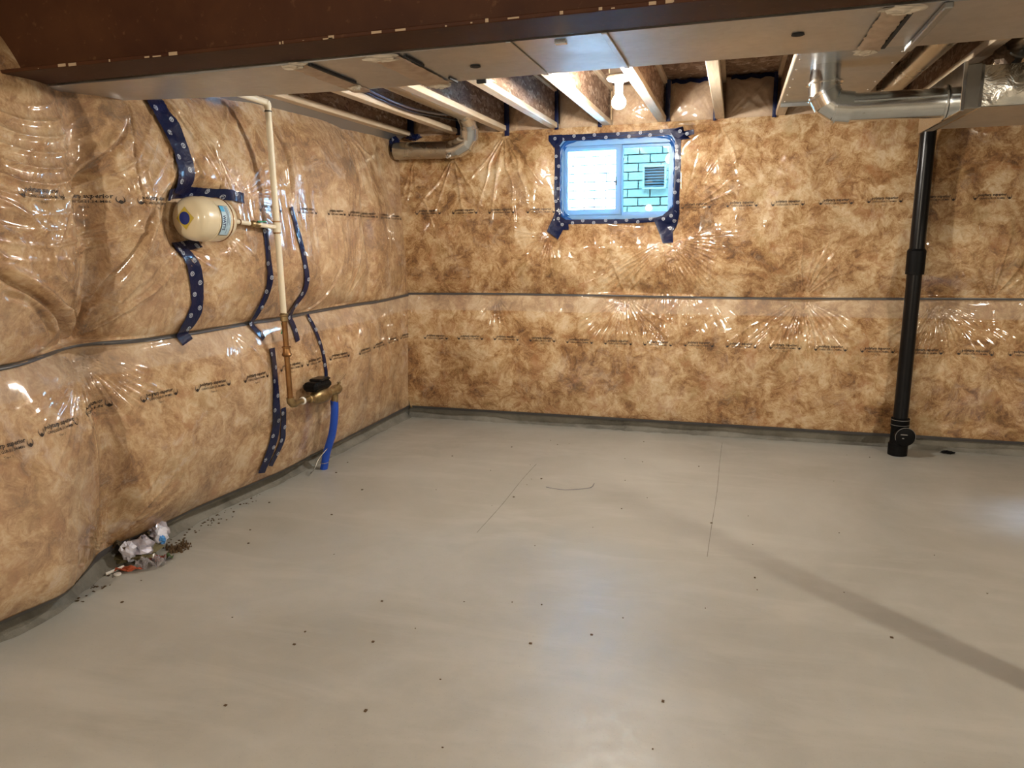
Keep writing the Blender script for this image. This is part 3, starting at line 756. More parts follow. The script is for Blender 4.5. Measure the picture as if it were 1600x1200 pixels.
ends = [(2.178, 2.40, 2.69, .036, 'navy tape up the joist end right of the bulb joist'), (2.515, 2.385, 2.55, .022, 'short navy tape at the straight joist end right of the window'),
        (2.925, 2.385, 2.69, .028, 'long navy tape up the joist end by the sheet metal panel'), (1.335, 2.385, 2.69, .030, 'long navy tape up the joist end above the upper left window corner'),
        (.93, 2.36, 2.62, .040, 'navy tape at the joist end right of the left corner elbow'), (.10, 2.40, 2.64, .055, 'wide navy tape at the joist end nearest the left wall'),
        (.52, 2.385, 2.62, .045, 'navy tape at the joist end above the corner pipe'), (1.675, 2.385, 2.43, .03, 'tiny navy tape under the joist end over the window')]
for e in ends: end_tape(*e)
# top tape of two bags
for k, (x0, x1, lb) in enumerate(((2.20, 2.50, 'navy tape along the top of the rim bag right of the bulb'), (2.62, 2.92, 'navy tape along the top of the rim bag left of the panel'))):
    V = []; Fc = []; n = 10
    for i in range(n):
        xx = x0+(x1-x0)*i/(n-1)
        for s in (0, 1): V.append((xx, -.012-.01*s, 2.66+.03*(1-s)+.008*math.sin(i*1.9)))
    for i in range(n-1): Fc.append((2*i, 2*i+1, 2*i+3, 2*i+2))
    tag(link('tape_strip', V, Fc, TAPE, None, True), lb, 'tape', 'navy tape at the joist ends')

# ------------------------------------------------------------------ steel beam and its post
bm = thing('steel_beam', (3.4, -3.45, 2.2), 'dark red-brown steel I-beam crossing the top of the picture', 'beam')
B().bbox(-.42, 8.15, -3.552, -3.348, 2.2, 2.213, .002).link('bottom_flange', BEAM, bm)
B().box(-.42, 8.15, -3.455, -3.445, 2.212, 2.548).link('web', BEAM, bm)
B().bbox(-.42, 8.15, -3.552, -3.348, 2.547, 2.56, .002).link('top_flange', BEAM, bm)
V = B()
rr = random.Random(3)
for k in range(26):
    xx = rr.uniform(.2, 2.75); l = rr.choice([.004, .006, .01, .02, .035]); V.box(xx, xx+l, -3.5535, -3.5518, 2.2+rr.uniform(0, .004), 2.204+rr.uniform(0, .008))
V.link('paint_chips', CHIP, bm, kind='stuff')
pb = thing('steel_post', (4.24, -3.45, 0), 'steel post under the beam, casting the shadow band on the floor at right', 'post')
autosmooth(B().tube([(4.24,-3.45,.012),(4.24,-3.45,2.19)], .055, 24).link('post_shaft', BEAM, pb))
B().bbox(4.13, 4.35, -3.56, -3.34, 0, .012, .002).link('base_plate', BEAM, pb)
B().bbox(4.14, 4.34, -3.55, -3.35, 2.188, 2.2, .002).link('cap_plate', BEAM, pb)

# ------------------------------------------------------------------ trunk duct
td = thing('trunk_duct', (2.5, -3.07, 2.2), 'long dull galvanised trunk duct running beside the steel beam', 'duct')
def duct_y(x): return -2.815-.20*max(0, (1.3-x)/1.5)**1.3
V = []; Fc = []; xs = list(np.arange(-.19, 3.24, .07))+[3.24]
for xx in xs:
    sag = -.006*math.sin(xx*2.1)*(1 if xx < 1.6 else .3)
    V += [(xx, -3.318, 2.2+sag), (xx, duct_y(xx), 2.2+sag), (xx, duct_y(xx), 2.396), (xx, -3.318, 2.396)]
for i in range(len(xs)-1):
    a = 4*i
    for j in range(4): Fc.append((a+j, a+(j+1) % 4, a+4+(j+1) % 4, a+4+j))
link('duct_body', V, Fc, GALVD, td)
B().box(3.24, 8.1, -3.318, -2.812, 2.196, 2.396).link('duct_body', GALVD, td)
B().bbox(3.228, 3.252, -3.322, -2.808, 2.180, 2.198, .003).link('drive_cleat', GALV, td)
for xx in (1.96, 2.277): B().bbox(xx-.010, xx+.010, -3.33, -2.82, 2.1955, 2.2005, .002).link('slip_joint', GALVD, td)
def taped(x0, x1, mat, name, lab=None):
    nu, nv = 7, 36; V = []; Fc = []; rd = random.Random(int(x0*100))
    for j in range(nv):
        t = j/(nv-1); y = -3.315+.50*t
        for i in range(nu):
            a = i/(nu-1); e = .5*(abs(a-.5)*2)**3
            zz = 2.186+.012*e+.003*rd.random()-.02*(max(0, t-.93)+max(0, .07-t))*(1+rd.random())
            V.append((x0+(x1-x0)*a+.008*(rd.random()-.5)*(1 if i in (0, nu-1) else .2)+(.03*(.5-t) if lab else 0), y, zz))
    for j in range(nv-1):
        for i in range(nu-1): a = j*nu+i; Fc.append((a, a+1, a+nu+1, a+nu))
    return link(name, V, Fc, mat, td, True, label=lab)
taped(1.10, 1.19, PAPER, 'joint_tape'); taped(1.44, 1.56, PAPER, 'joint_tape')
taped(3.075, 3.15, PAPER, 'joint_tape')
B().box(3.150, 3.162, -3.31, -2.84, 2.189, 2.199).link('joint_gap', DARK, td)
B().box(1.200, 1.212, -3.31, -2.98, 2.187, 2.203).link('joint_gap', DARK, td); B().box(1.572, 1.580, -3.3, -3.14, 2.19, 2.1985).link('joint_gap', DARK, td); B().box(1.585,1.592,-2.92,-2.83,2.19,2.1985).link('joint_gap', DARK, td)
def crumple(c, s, mat, name, parent, seed, label=None, flat=.5, n=8, m=12):
    rd = random.Random(seed); V = []; Fc = []
    for i in range(n+1):
        for k in range(m):
            ph = math.pi*i/n; th = 2*math.pi*k/m; q = .62+.55*rd.random()
            V.append((c[0]+s[0]*q*math.sin(ph)*math.cos(th), c[1]+s[1]*q*math.sin(ph)*math.sin(th), c[2]+s[2]*q*math.cos(ph)))
    for i in range(n):
        for k in range(m): Fc.append((i*m+k, i*m+(k+1) % m, (i+1)*m+(k+1) % m, (i+1)*m+k))
    return link(name, V, Fc, mat, parent, False, label=label)
for k, (xx, yy, sx) in enumerate(((1.15,-3.33,.055),(1.50,-3.325,.075),(1.51,-2.83,.05),(3.125,-3.325,.06),(3.10,-2.83,.04),(1.17,-2.92,.03))): crumple((xx, yy, 2.186), (sx, .022, .012), TORN, 'torn_tape_end', td, 40+k)
for xx, yy in ((1.745,-3.046),(2.864,-3.099)):
    autosmooth(B().lathe([(0,.018),(.004,.021),(.006,.015)], (xx, yy, 2.2005), (0,0,-1), 16).link('plug_hole', DARK, td))
B().bbox(2.11, 2.15, -3.31, -3.285, 2.185, 2.2, .002).link('hanger_clip', PIPEG, td)
B().bbox(1.66, 1.70, -2.80, -2.785, 2.19, 2.215, .002).link('hanger_clip', DARK, td)

# ------------------------------------------------------------------ bulb fixture
bf = thing('bare_bulb_fixture', (2.05, -1.55, 2.30), 'bare glowing bulb in white porcelain holder on a floor joist', 'lamp')
autosmooth(B().lathe([(0,.03),(.006,.066),(.016,.068),(.026,.058),(.034,.026),(.05,.022),(.088,.021),(.09,.017)], (2.05,-1.55,2.435), (0,0,-1), 28).link('holder', WHITEP, bf))
B().bbox(2.0, 2.10, -1.60, -1.50, 2.435, 2.49, .006).link('junction_box', GALV, bf)
autosmooth(B().lathe([(0,.015),(.006,.017),(.02,.024),(.032,.033),(.047,.0385),(.062,.038),(.076,.031),(.085,.018),(.089,.002)], (2.05,-1.55,2.347), (0,0,-1), 20).link('bulb', BULBM, bf), 60)
B().tube([(2.03,-1.55,2.49),(1.98,-1.5,2.58),(1.9,-1.45,2.66)], .006, 8).link('cord', WHITEP, bf)

# ------------------------------------------------------------------ window and outside
wn = thing('window_1', ((WX0+WX1)/2, .05, WZ0), None, None, None, 'structure')
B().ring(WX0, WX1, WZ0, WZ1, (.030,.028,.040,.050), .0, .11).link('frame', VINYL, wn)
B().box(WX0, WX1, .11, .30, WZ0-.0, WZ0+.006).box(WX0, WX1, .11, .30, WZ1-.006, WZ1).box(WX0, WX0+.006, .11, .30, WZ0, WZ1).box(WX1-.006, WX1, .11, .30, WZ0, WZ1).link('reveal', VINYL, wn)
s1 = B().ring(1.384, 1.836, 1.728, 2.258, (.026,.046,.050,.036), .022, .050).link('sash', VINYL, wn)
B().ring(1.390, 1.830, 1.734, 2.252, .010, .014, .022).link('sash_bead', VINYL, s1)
WRAPM = N('blue_window_film'); _n = WRAPM.noise(WRAPM.coord(), 30, 4)
WRAPM.set(Base_Color=(.02,.14,.50), Roughness=.25, Coat_Weight=.5, Normal=WRAPM.bump(_n, .5, .006))
_tr = WRAPM.n('BsdfTranslucent'); _tr.inputs[0].default_value = (.015,.10,.26,1); _mx = WRAPM.n('MixShader'); _mx.inputs[0].default_value = .4
WRAPM.l(WRAPM.b.outputs[0], _mx.inputs[1]); WRAPM.l(_tr.outputs[0], _mx.inputs[2]); WRAPM.l(_mx.outputs[0], WRAPM.out.inputs[0]); WRAPM = WRAPM.m
V = []; Fc = []; K = 120
for k in range(K):
    a = 2*math.pi*k/K; c_, s_ = math.cos(a), math.sin(a); q = 7.0
    m_ = (abs(c_)**q+abs(s_)**q)**(-1/q)*1.0
    for j in range(4):
        sx, sz = (.455, .455, .438, .424)[j], (.325, .322, .304, .288)[j]
        w_ = .003*math.sin(a*23+j)+.002*math.sin(a*41)
        V.append((1.798+(sx+w_)*c_*m_, (-.006, -.010, -.006, .012)[j], 1.998+(sz+w_)*s_*m_))
for k in range(K):
    for j in range(3): a, b_ = 4*k+j, 4*((k+1) % K)+j; Fc.append((a, b_, b_+1, a+1))
link('film_wrap', V, Fc, WRAPM, wn, True)
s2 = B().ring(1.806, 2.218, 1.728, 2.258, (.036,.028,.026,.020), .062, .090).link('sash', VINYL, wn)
B().box(1.408, 1.792, .034, .037, 1.776, 2.224).link('pane', GLASS, s1)
B().box(1.840, 2.192, .074, .077, 1.752, 2.240).link('pane', GLASS2, s2)
B().bbox(1.792, 1.800, .008, .022, 1.955, 2.02, .002).bbox(1.780, 1.794, .006, .018, 1.975, 1.99, .002).link('latch', BLACKPL, s1)
nb = B()
nb.box(-.2, 4.2, 1.922, 2.15, 1.3, 2.72)
nbo = nb.link('neighbour_wall', MORTAR); tag(nbo, 'pale brick wall of the next house seen through the window', 'wall'); nbo['kind'] = 'structure'
for a_ in ((-5, -.2, 1.0, 6), (4.2, 8, 1.0, 6), (-.2, 4.2, 2.72, 6)): B().box(a_[0], a_[1], 1.904, 2.15, a_[2], a_[3]).link('wall_section', BRICK, nbo)
vx0, vx1, vz0, vz1 = 1.775, 2.01, 2.03, 2.262
rows = 13
bl = []
for r in range(rows):
    z0 = 1.62+r*.0845; off = (.11 if r % 2 else 0)+.012*random.random()
    for c in range(19):
        x0 = -.19+off+c*.226; x1 = x0+.216
        bl.append((x0, x1, z0, random.random()*.004))
cache = {}
for x0, x1, z0, d in bl:
    w = round(x1-x0, 3)
    if w not in cache:
        cache[w] = B().bbox(x0, x1, 1.900, 1.93, z0, z0+.0745, .003).link('brick', BRICK, nbo); ref = cache[w]; ref['_x'] = 0; cache[w] = (ref, x0, z0); continue
    ref, rx, rz = cache[w]; c = ref.copy(); COL.objects.link(c); c.parent = nbo; c.location = (x0-rx, -d, z0-rz)
for ob in nbo.children:
    if '_x' in ob: del ob['_x']
vg = thing('vent_grille', (1.89, 1.9, 2.03), 'grey louvred vent grille in the brick wall outside the right pane', 'vent')
B().ring(vx0, vx1, vz0, vz1, .018, 1.835, 1.896).link('vent_frame', VENTF, vg)
B().box(vx0+.01, vx1-.01, 1.888, 1.894, vz0+.01, vz1-.01).link('back_plate', VENTM, vg)
for k in range(7):
    z = vz0+.024+k*.0275; V = [(vx0+.018,1.846,z),(vx1-.018,1.846,z),(vx1-.018,1.872,z+.022),(vx0+.018,1.872,z+.022),(vx0+.018,1.849,z-.003),(vx1-.018,1.849,z-.003),(vx1-.018,1.875,z+.019),(vx0+.018,1.875,z+.019)]
    link('slat', V, [(0,1,2,3),(7,6,5,4),(0,4,5,1),(2,6,7,3),(1,5,6,2),(0,3,7,4)], VENTM, vg)
B().box(-4, 7, .31, 1.91, 1.15, 1.62).link('ground_outside', GRAVEL, kind='structure')

# ------------------------------------------------------------------ corner duct (left)
cdx = thing('round_duct', (.35, -.15, 2.2), 'dusty round galvanised duct with elbow in the left corner', 'duct')
R_ = .066
autosmooth(B().tube([(.015,-.16,2.272),(.50,-.16,2.262)], R_, 32).link('pipe', PIPED, cdx))
autosmooth(B().tube([(.035,-.16,2.272),(.125,-.16,2.270)], R_+.002, 32).link('crimped_collar', PIPED, cdx))
def gored(path, r, n=28):
    b = B(); P = [Vector(p) for p in path]
    for i in range(len(P)-1):
        d = (P[i+1]-P[i]).normalized()*.013; k = .0035 if i % 2 else 0
        b.tube([P[i]-d, P[i+1]+d], r+k, n)
    return b
arc = [(.50,-.16,2.262),(.56,-.16,2.270),(.625,-.162,2.300),(.662,-.168,2.352),(.675,-.19,2.41),(.68,-.25,2.47),(.685,-.33,2.505),(.686,-.40,2.51)]
autosmooth(gored(arc, R_+.004).link('elbow', PIPEG, cdx), 14)
for i in (1, 3, 5):
    a, b2 = Vector(arc[i]), Vector(arc[i+1]); d = (b2-a).normalized()
    autosmooth(B().tube([a-d*.004, a+d*.004], R_+.008, 28).link('gore_bead', PIPEG, cdx))
autosmooth(B().tube([(.686,-.38,2.51),(.686,-3.0,2.51)], R_, 32).link('pipe', PIPED, cdx, label='round pipe running between two joists towards the trunk duct'))
crumple((.50,-.232,2.205), (.028,.012,.016), SCREW, 'foil_tab', cdx, 5)
bt = crumple((-.01,-.13,2.325), (.055,.05,.075), TAPE, 'tape_bundle', None, 9); tag(bt, 'crumpled shiny navy tape bundle in the corner at the round duct', 'tape')
bt = crumple((.13,-.05,2.385), (.075,.03,.026), TAPE, 'tape_bundle', None, 10); tag(bt, 'crumpled navy tape lump above the corner round duct', 'tape')
tag(B().tube(bez([(.545,-2.9,2.55),(.545,-1.9,2.47),(.56,-1.2,2.435),(.60,-.7,2.45),(.62,-.3,2.50)], 40), .009, 8).link('cable', CABLE, None, True), 'grey cable sagging beside the round pipe in the joist bay', 'cable')
tag(B().tube(bez([(.535,-2.9,2.53),(.53,-1.9,2.455),(.545,-1.1,2.42),(.59,-.6,2.44),(.60,-.2,2.47)], 40), .007, 8).link('cable', CABLEB, None, True), 'black cable sagging under the grey one in the joist bay', 'cable')

# ------------------------------------------------------------------ right: panned bay, elbow duct, box and foil duct
pn = thing('joist_bay_panel', (3.175, -1.7, 2.385), 'flat sheet metal panel closing the joist bay above the shiny elbow', 'panel')
B().bbox(2.94, 3.43, -2.80, -.53, 2.394, 2.3985, .001).link('sheet', GALV, pn)
for k in range(9):
    for xx in (2.962, 3.405): autosmooth(B().lathe([(0,.007),(.003,.006),(.005,.002)], (xx, -2.5+k*.235, 2.394), (0,0,-1), 8).link('screw', SCREW, pn))
B().bbox(2.94, 3.43, -.545, -.53, 2.372, 2.394, .001).link('folded_lip', GALV, pn)
rd_ = thing('elbow_duct', (3.1, -1.6, 2.1), 'shiny round galvanised elbow dropping from the panel into a pipe', 'duct')
r6 = .072
va = [(3.095,-1.6,2.395),(3.095,-1.6,2.31)]
autosmooth(B().tube(va, r6, 36, True).link('elbow_sleeve', PIPEG, rd_))
ea = [(3.095,-1.6,2.312),(3.098,-1.6,2.262),(3.120,-1.6,2.222),(3.158,-1.6,2.196),(3.215,-1.6,2.188)]
autosmooth(gored(ea, r6+.003, 36).link('elbow', PIPEG, rd_), 12)
for i in (0, 1, 3):
    a, b2 = Vector(ea[i]), Vector(ea[i+1]); d = (b2-a).normalized()
    autosmooth(B().tube([a-d*.003, a+d*.003], r6+.016, 36).link('gore_bead', PIPEG, rd_))
autosmooth(B().tube([(3.21,-1.6,2.188),(3.665,-1.6,2.184)], r6-.004, 40).link('pipe', PIPEG, rd_))
B().bbox(3.22, 3.66, -1.672, -1.664, 2.205, 2.213, .002).link('pipe_seam', PIPEG, rd_)
autosmooth(B().lathe([(0,.075),(.0,.083),(.008,.084),(.012,.077),(.026,.077)], (3.635,-1.6,2.184), (1,0,0), 36).link('pipe_collar', PIPEG, rd_))
for a in (-2.2, -1.2): autosmooth(B().lathe([(0,.005),(.004,.003)], (3.28, -1.6+(r6-.004)*math.sin(a), 2.188+(r6-.004)*math.cos(a)), (0, math.sin(a), math.cos(a)), 8).link('screw', SCREW, rd_))
bxd = thing('foil_wrapped_duct', (4.3, -1.5, 2.1), 'rectangular galvanised duct end with foil wrapped trunk, right of the elbow pipe', 'duct')
B().bbox(3.655, 3.72, -1.86, -1.08, 2.115, 2.305, .003).link('end_box', GALV, bxd)
B().bbox(3.645, 3.662, -1.87, -1.07, 2.105, 2.315, .002).link('flange', PIPEG, bxd)
B().box(3.722, 5.6, -1.83, -1.10, 2.122, 2.298).link('duct_body', GALVD, bxd)
# crinkled foil on the near face and over the top edge
nu, nv = 60, 14; V = []; Fc = []
for j in range(nv):
    for i in range(nu):
        a = i/(nu-1); b_ = j/(nv-1); xx = 3.735+1.8*a
        puff = .03*math.sin(math.pi*min(1, b_*1.05))**.6*(min(1, a*14)**.7)
        V.append((xx, -1.835-puff-.009*float(vn(np.array([xx*18]), np.array([b_*5]), 3)[0]), 2.124+.175*b_))
for j in range(nv-1):
    for i in range(nu-1): a = j*nu+i; Fc.append((a, a+1, a+nu+1, a+nu))
link('foil_wrap', V, Fc, FOIL, bxd, True)
B().bbox(3.718, 3.735, -1.85, -1.09, 2.117, 2.303, .002).link('foil_tape', PIPEG, bxd)
# branch pipes in the bays
bp = thing('branch_duct', (3.6, -1.2, 2.4), 'round galvanised branch duct lying in the bay right of the panel', 'duct')
autosmooth(B().tube([(3.60,-.45,2.475),(3.605,-2.8,2.475)], .062, 28).link('pipe', PIPED, bp))
autosmooth(B().lathe([(0,.085),(.012,.088),(.03,.072),(.06,.064)], (3.60,-.42,2.475), (0,-1,0), 28).link('flared_collar', PIPEG, bp))
bp = thing('branch_duct', (4.0, -1.3, 2.4), 'round galvanised branch duct with tape at the top right edge', 'duct')
autosmooth(B().tube([(4.01,-1.35,2.48),(4.0,-2.8,2.50)], .075, 28).link('pipe', PIPED, bp))
autosmooth(gored([(4.01,-1.38,2.48),(4.01,-1.26,2.47),(4.01,-1.18,2.42),(4.01,-1.16,2.32)], .080).link('elbow', PIPEG, bp), 14)
crumple((3.93,-1.38,2.42), (.05,.03,.05), PAPER, 'tape_flap', bp, 17)

# ------------------------------------------------------------------ black drain stack
ds = thing('drain_pipe', (3.885, -.19, 0), 'tall black plastic drain stack with cleanout at its foot', 'pipe')
DX = 3.888; DY = -.175
autosmooth(B().tube([(DX,DY,.25),(DX,DY,1.37)], .048, 32).link('pipe', BLACKPL, ds))
autosmooth(B().tube([(DX,DY,1.38),(DX,DY,2.395)], .048, 32).link('pipe', BLACKPL, ds))
autosmooth(B().lathe([(0,.050),(.002,.058),(.16,.059),(.163,.056),(.175,.050)], (DX,DY,1.285), (0,0,1), 32).link('coupling', BLACKM, ds))
autosmooth(B().lathe([(0,.060),(.002,.064),(.085,.064),(.09,.058),(.105,.056),(.20,.056),(.205,.060),(.27,.060),(.272,.05)], (DX,DY-.005,0.0), (0,0,1), 32).link('cleanout_fitting', BLACKM, ds))
autosmooth(B().lathe([(0,.052),(.03,.060),(.075,.064),(.078,.066),(.086,.066),(.089,.058)], (DX+.012,DY-.02,.155), (.10,-1,.05), 32).link('cleanout_cap', BLACKM, ds))
autosmooth(B().tube([Vector((DX+.0205,DY-.1085,.159))+Vector((math.cos(a)*.0655, -.0+math.cos(a)*.0065, math.sin(a)*.0655)) for a in np.linspace(-.3, 3.5, 24)], .0016, 6).link('cap_rim', GREYEDGE, ds))
for z in (.262, .225): autosmooth(B().tube([(DX+.0605*math.cos(a), DY-.005+.0605*math.sin(a), z) for a in np.linspace(math.pi, 2*math.pi, 20)], .0016, 6).link('fitting_rim', GREYEDGE, ds))
B().bbox(DX-.012, DX+.032, DY-.114, DY-.108, .172, .178, .001).bbox(DX+.0, DX+.012, DY-.116, DY-.108, .146, .152, .001).link('cap_marking', GREYEDGE, ds)
cr_ = crumple((4.235,-.075,.012), (.05,.02,.012), BLACKM, 'scrap', None, 31); tag(cr_, 'flat dark scrap on the floor right of the drain stack', 'scrap')

# ------------------------------------------------------------------ expansion tank
TX = .135
et = thing('expansion_tank', (TX, -2.635, 1.57), 'cream expansion tank taped through the film on the left wall', 'tank')
ax = Vector((.03, 1, -.02)).normalized(); O_ = Vector((TX, -2.785, TANKZ+.002))
prof = [(0,.004),(.003,.035),(.009,.066),(.020,.088),(.038,.102),(.062,.108),(.09,.110),(.21,.110),(.238,.1075),(.262,.098),(.284,.080),(.297,.054),(.302,.02)]
autosmooth(B().lathe(prof, O_, ax, 44).link('tank_body', CREAM, et), 50)
for d in (.122, .218): autosmooth(B().lathe([(0,.108),(.002,.1125),(.006,.1120),(.008,.107)], O_+ax*d, ax, 44).link('tank_seam', COPPER if d > .2 else CREAM, et))
a_ = (Vector((0,0,1))-ax*ax.z).normalized(); b_ = ax.cross(a_)
def on_tank(d, th, r): return O_+ax*d+(a_*math.cos(th)+b_*math.sin(th))*r
# which way b_ points: choose the angle that faces the room
face = -1 if b_.x < 0 else 1
def curved(d0, d1, t0, t1, r, mat, name, parent):
    V = []; Fc = []; n, m_ = 4, 16
    for i in range(n+1):
        for j in range(m_+1): V.append(on_tank(d0+(d1-d0)*i/n, face*(t0+(t1-t0)*j/m_), r))
    for i in range(n):
        for j in range(m_): q = i*(m_+1)+j; Fc.append((q, q+1, q+m_+2, q+m_+1))
    return link(name, V, Fc, mat, parent, True)
lb = curved(.134, .198, .95, 2.35, .1131, LABELK, 'label', et)
curved(.1365, .1955, .975, 2.325, .1135, LABELW, 'label_panel', lb)
curved(.137, .164, .98, 1.25, .1139, LABELC, 'label_corner', lb)
tv, tf = text_mesh('WATTS', .030, .0012)
tw = np.ptp(tv[:, 0]); tv = tv-np.array([(tv[:, 0].max()+tv[:, 0].min())/2, (tv[:, 1].max()+tv[:, 1].min())/2])
P = []
for q in tv:   # reads from top to bottom
    P.append(on_tank(.151+q[1]*.9, face*(1.74+q[0]/tw*.68), .1142))
link('lettering', P, tf, LABELK, lb)
for k in range(3):
    for j in range(2): pass
V = B()
for k, (t0, t1) in enumerate(((1.02,1.9),(1.02,1.75),(1.02,1.85),(2.0,2.25))):
    c0 = .169+.007*(k % 3)+(0 if k < 3 else .004)
    vv = []; ff = []
    for j in range(13):
        t = t0+(t1-t0)*j/12; vv += [on_tank(c0, face*t, .1140), on_tank(c0+.0025, face*t, .1140)]
    for j in range(12): ff.append((2*j, 2*j+2, 2*j+3, 2*j+1))
    V.add(vv, ff)
V.link('label_lines', LABELK, lb)
# yellow diamond with a blue disc on the near end
ctr = O_+ax*.0
n0 = Vector((.30, -1, .02)).normalized()
def dome(px, pz):   # point on the dome given offsets (right, up) as seen from the end
    rr_ = math.hypot(px, pz); d = np.interp(rr_, [p[1] for p in prof[:7]], [p[0] for p in prof[:7]])
    return O_+ax*(float(d)-.0022)+(a_*pz+b_*face*px)
def dome_shape(poly, mat, name, parent, lift=0.0):
    n = len(poly); V = []; Fc = []; S_ = 6; c = np.mean(poly, 0)
    V.append(dome(*c)-ax*lift)
    for s in range(1, S_+1):
        for q in poly: w_ = c+(np.array(q)-c)*s/S_; V.append(dome(*w_)-ax*lift)
    for k in range(n):
        Fc.append((0, 1+k, 1+(k+1) % n))
        for s in range(S_-1): a0 = 1+s*n; Fc.append((a0+k, a0+n+k, a0+n+(k+1) % n, a0+(k+1) % n))
    return link(name, V, Fc, mat, parent, True)
dia = []
for (x0, y0), (x1, y1) in zip([(0,.055),(.052,0),(0,-.055),(-.052,0)], [(.052,0),(0,-.055),(-.052,0),(0,.055)]):
    for j in range(6): dia.append((x0+(x1-x0)*j/6+.004, y0+(y1-y0)*j/6))
st = dome_shape(dia, YELLOW, 'sticker', et)
dome_shape([(.004+.031*math.cos(t), .031*math.sin(t)) for t in np.linspace(0, 2*math.pi, 24, endpoint=False)], NAVY, 'sticker_disc', st, .0016)
autosmooth(B().lathe([(0,.020),(.02,.020),(.021,.012),(.03,.012)], O_+ax*.298, ax, 20).link('nozzle', BRASS, et))

# ------------------------------------------------------------------ water riser
RX, RY = .185, -2.105
wr = thing('water_riser', (RX, RY, .6), 'cream and copper water riser pipe on the left wall', 'pipe')
autosmooth(B().tube([(RX,RY,1.15),(RX,RY,2.295)], .0175, 20).link('riser_pipe', PVCW, wr))
autosmooth(B().tube([(RX,RY,2.295),(RX,RY-.004,2.312),(RX,RY-.02,2.325)], .021, 20).link('elbow_fitting', PVCW, wr))
autosmooth(B().tube([(RX,RY-.01,2.322),(RX,-2.80,2.335)], .0175, 20).link('riser_pipe', PVCW, wr))
autosmooth(B().lathe([(0,.020),(.006,.020)], (RX,RY,2.272), (0,0,1), 20).link('clamp_ring', BLACKPL, wr))
autosmooth(B().tube([(RX,RY,1.12),(RX,RY,.64)], .0165, 20).link('copper_pipe', COPPER, wr, label='brown tarnished copper lower length'))
autosmooth(B().lathe([(0,.019),(.002,.022),(.03,.022),(.034,.026),(.04,.026),(.044,.02),(.05,.018)], (RX,RY,1.105), (0,0,1), 20).link('transition_fitting', BRASS, wr))
autosmooth(B().lathe([(0,.018),(.002,.024),(.012,.030),(.024,.024),(.05,.020),(.052,.026),(.06,.026),(.062,.018)], (RX,RY,.895), (0,0,1), 20).link('coupling', COPPER, wr))
ty = 1.645
autosmooth(B().tube([(RX,RY,ty-.035),(RX,RY,ty+.035)], .022, 20).link('tee_fitting', PVCW, wr))
for z in (ty-.035, ty+.028): autosmooth(B().lathe([(0,.0235),(.007,.0235)], (RX,RY,z), (0,0,1), 20).link('clamp_ring', COPPER, wr))
tb0 = Vector((RX,RY,ty)); tb1 = O_+ax*.322
L_ = (tb1-tb0)
autosmooth(B().tube([tb0, tb0+L_*.40], .0125, 16).link('branch_pipe', PVCW, wr))
autosmooth(B().lathe([(0,.014),(.004,.019),(.03,.016),(.045,.021),(.06,.015)], tb0+L_*.40, L_, 16).link('valve_body', BRASS, wr))
B().bbox(RX-.005, RX+.005, RY-.175, RY-.10, ty+.026, ty+.034, .002).link('valve_handle', GREEN, wr)
autosmooth(B().tube([tb0+L_*.60, tb1], .0125, 16).link('branch_pipe', PVCW, wr))
autosmooth(B().lathe([(0,.0155),(.006,.0155)], tb0+L_*.80, L_, 16).link('clamp_ring', COPPER, wr))
gw = B().tube(bez([(.115,-2.03,1.085),(.12,-2.03,1.05),(.11,-2.035,1.02)], 8), .006, 8).link('wire_stub', GREEN, None, True); tag(gw, 'short green wire stub beside the copper riser at the seam', 'wire')

# ------------------------------------------------------------------ meter and valve
wm = thing('water_meter', (RX, -1.8, .52), 'brass water meter with black register box by the copper riser', 'meter')
autosmooth(B().tube([(RX,RY,.645),(RX,RY+.002,.618),(RX,RY+.02,.602),(RX,RY+.05,.599)], .023, 20).link('elbow_fitting', BRASS, wm))
autosmooth(B().tube([(RX,RY+.045,.599),(RX,-1.885,.595)], .0165, 18).link('pipe', BRASS, wm))
autosmooth(B().lathe([(0,.022),(.004,.024),(.012,.024),(.014,.018)], (RX,-1.985,.597), (0,1,0), 18).link('white_ring', WHITEP, wm))
autosmooth(B().lathe([(0,.018),(.004,.026),(.03,.026),(.04,.022),(.06,.036),(.10,.052),(.17,.052),(.22,.036),(.24,.022),(.25,.026),(.28,.026),(.285,.018)], (RX,-1.905,.59), (0,1,-.02), 24).link('meter_body', BRASS, wm))
rb = B().bbox(RX-.055, RX+.055, -1.90, -1.705, .632, .690, .020).link('register_box', BLACKM, wm)
B().bbox(RX-.050, RX+.050, -1.83, -1.71, .684, .704, .012).link('register_lid', BLACKPL, rb)
vv = thing('shutoff_valve', (RX-.02, -1.55, .5), 'brass shutoff valve with lever at the top of the blue pipe', 'valve')
autosmooth(B().lathe([(0,.018),(.004,.026),(.03,.028),(.05,.034),(.08,.034),(.095,.022),(.11,.024),(.125,.012)], (RX-.01,-1.63,.582), (0,1,0), 20).link('valve_body', BRASS, vv))
autosmooth(B().tube([(RX-.01,-1.58,.585),(RX-.015,-1.58,.53),(RX-.02,-1.578,.50)], .023, 18).link('valve_outlet', BRASS, vv))
autosmooth(B().tube([(RX+.0,-1.555,.60),(RX+.01,-1.545,.635)], .010, 12).link('valve_stem', BRASS, vv))
link('lever', [(RX+.0,-1.57,.628),(RX+.02,-1.57,.632),(RX+.02,-1.47,.672),(RX+.0,-1.47,.668),(RX+.0,-1.57,.634),(RX+.02,-1.57,.638),(RX+.02,-1.47,.678),(RX+.0,-1.47,.674)], [(0,3,2,1),(4,5,6,7),(0,1,5,4),(1,2,6,5),(2,3,7,6),(3,0,4,7)], SCREW, vv)
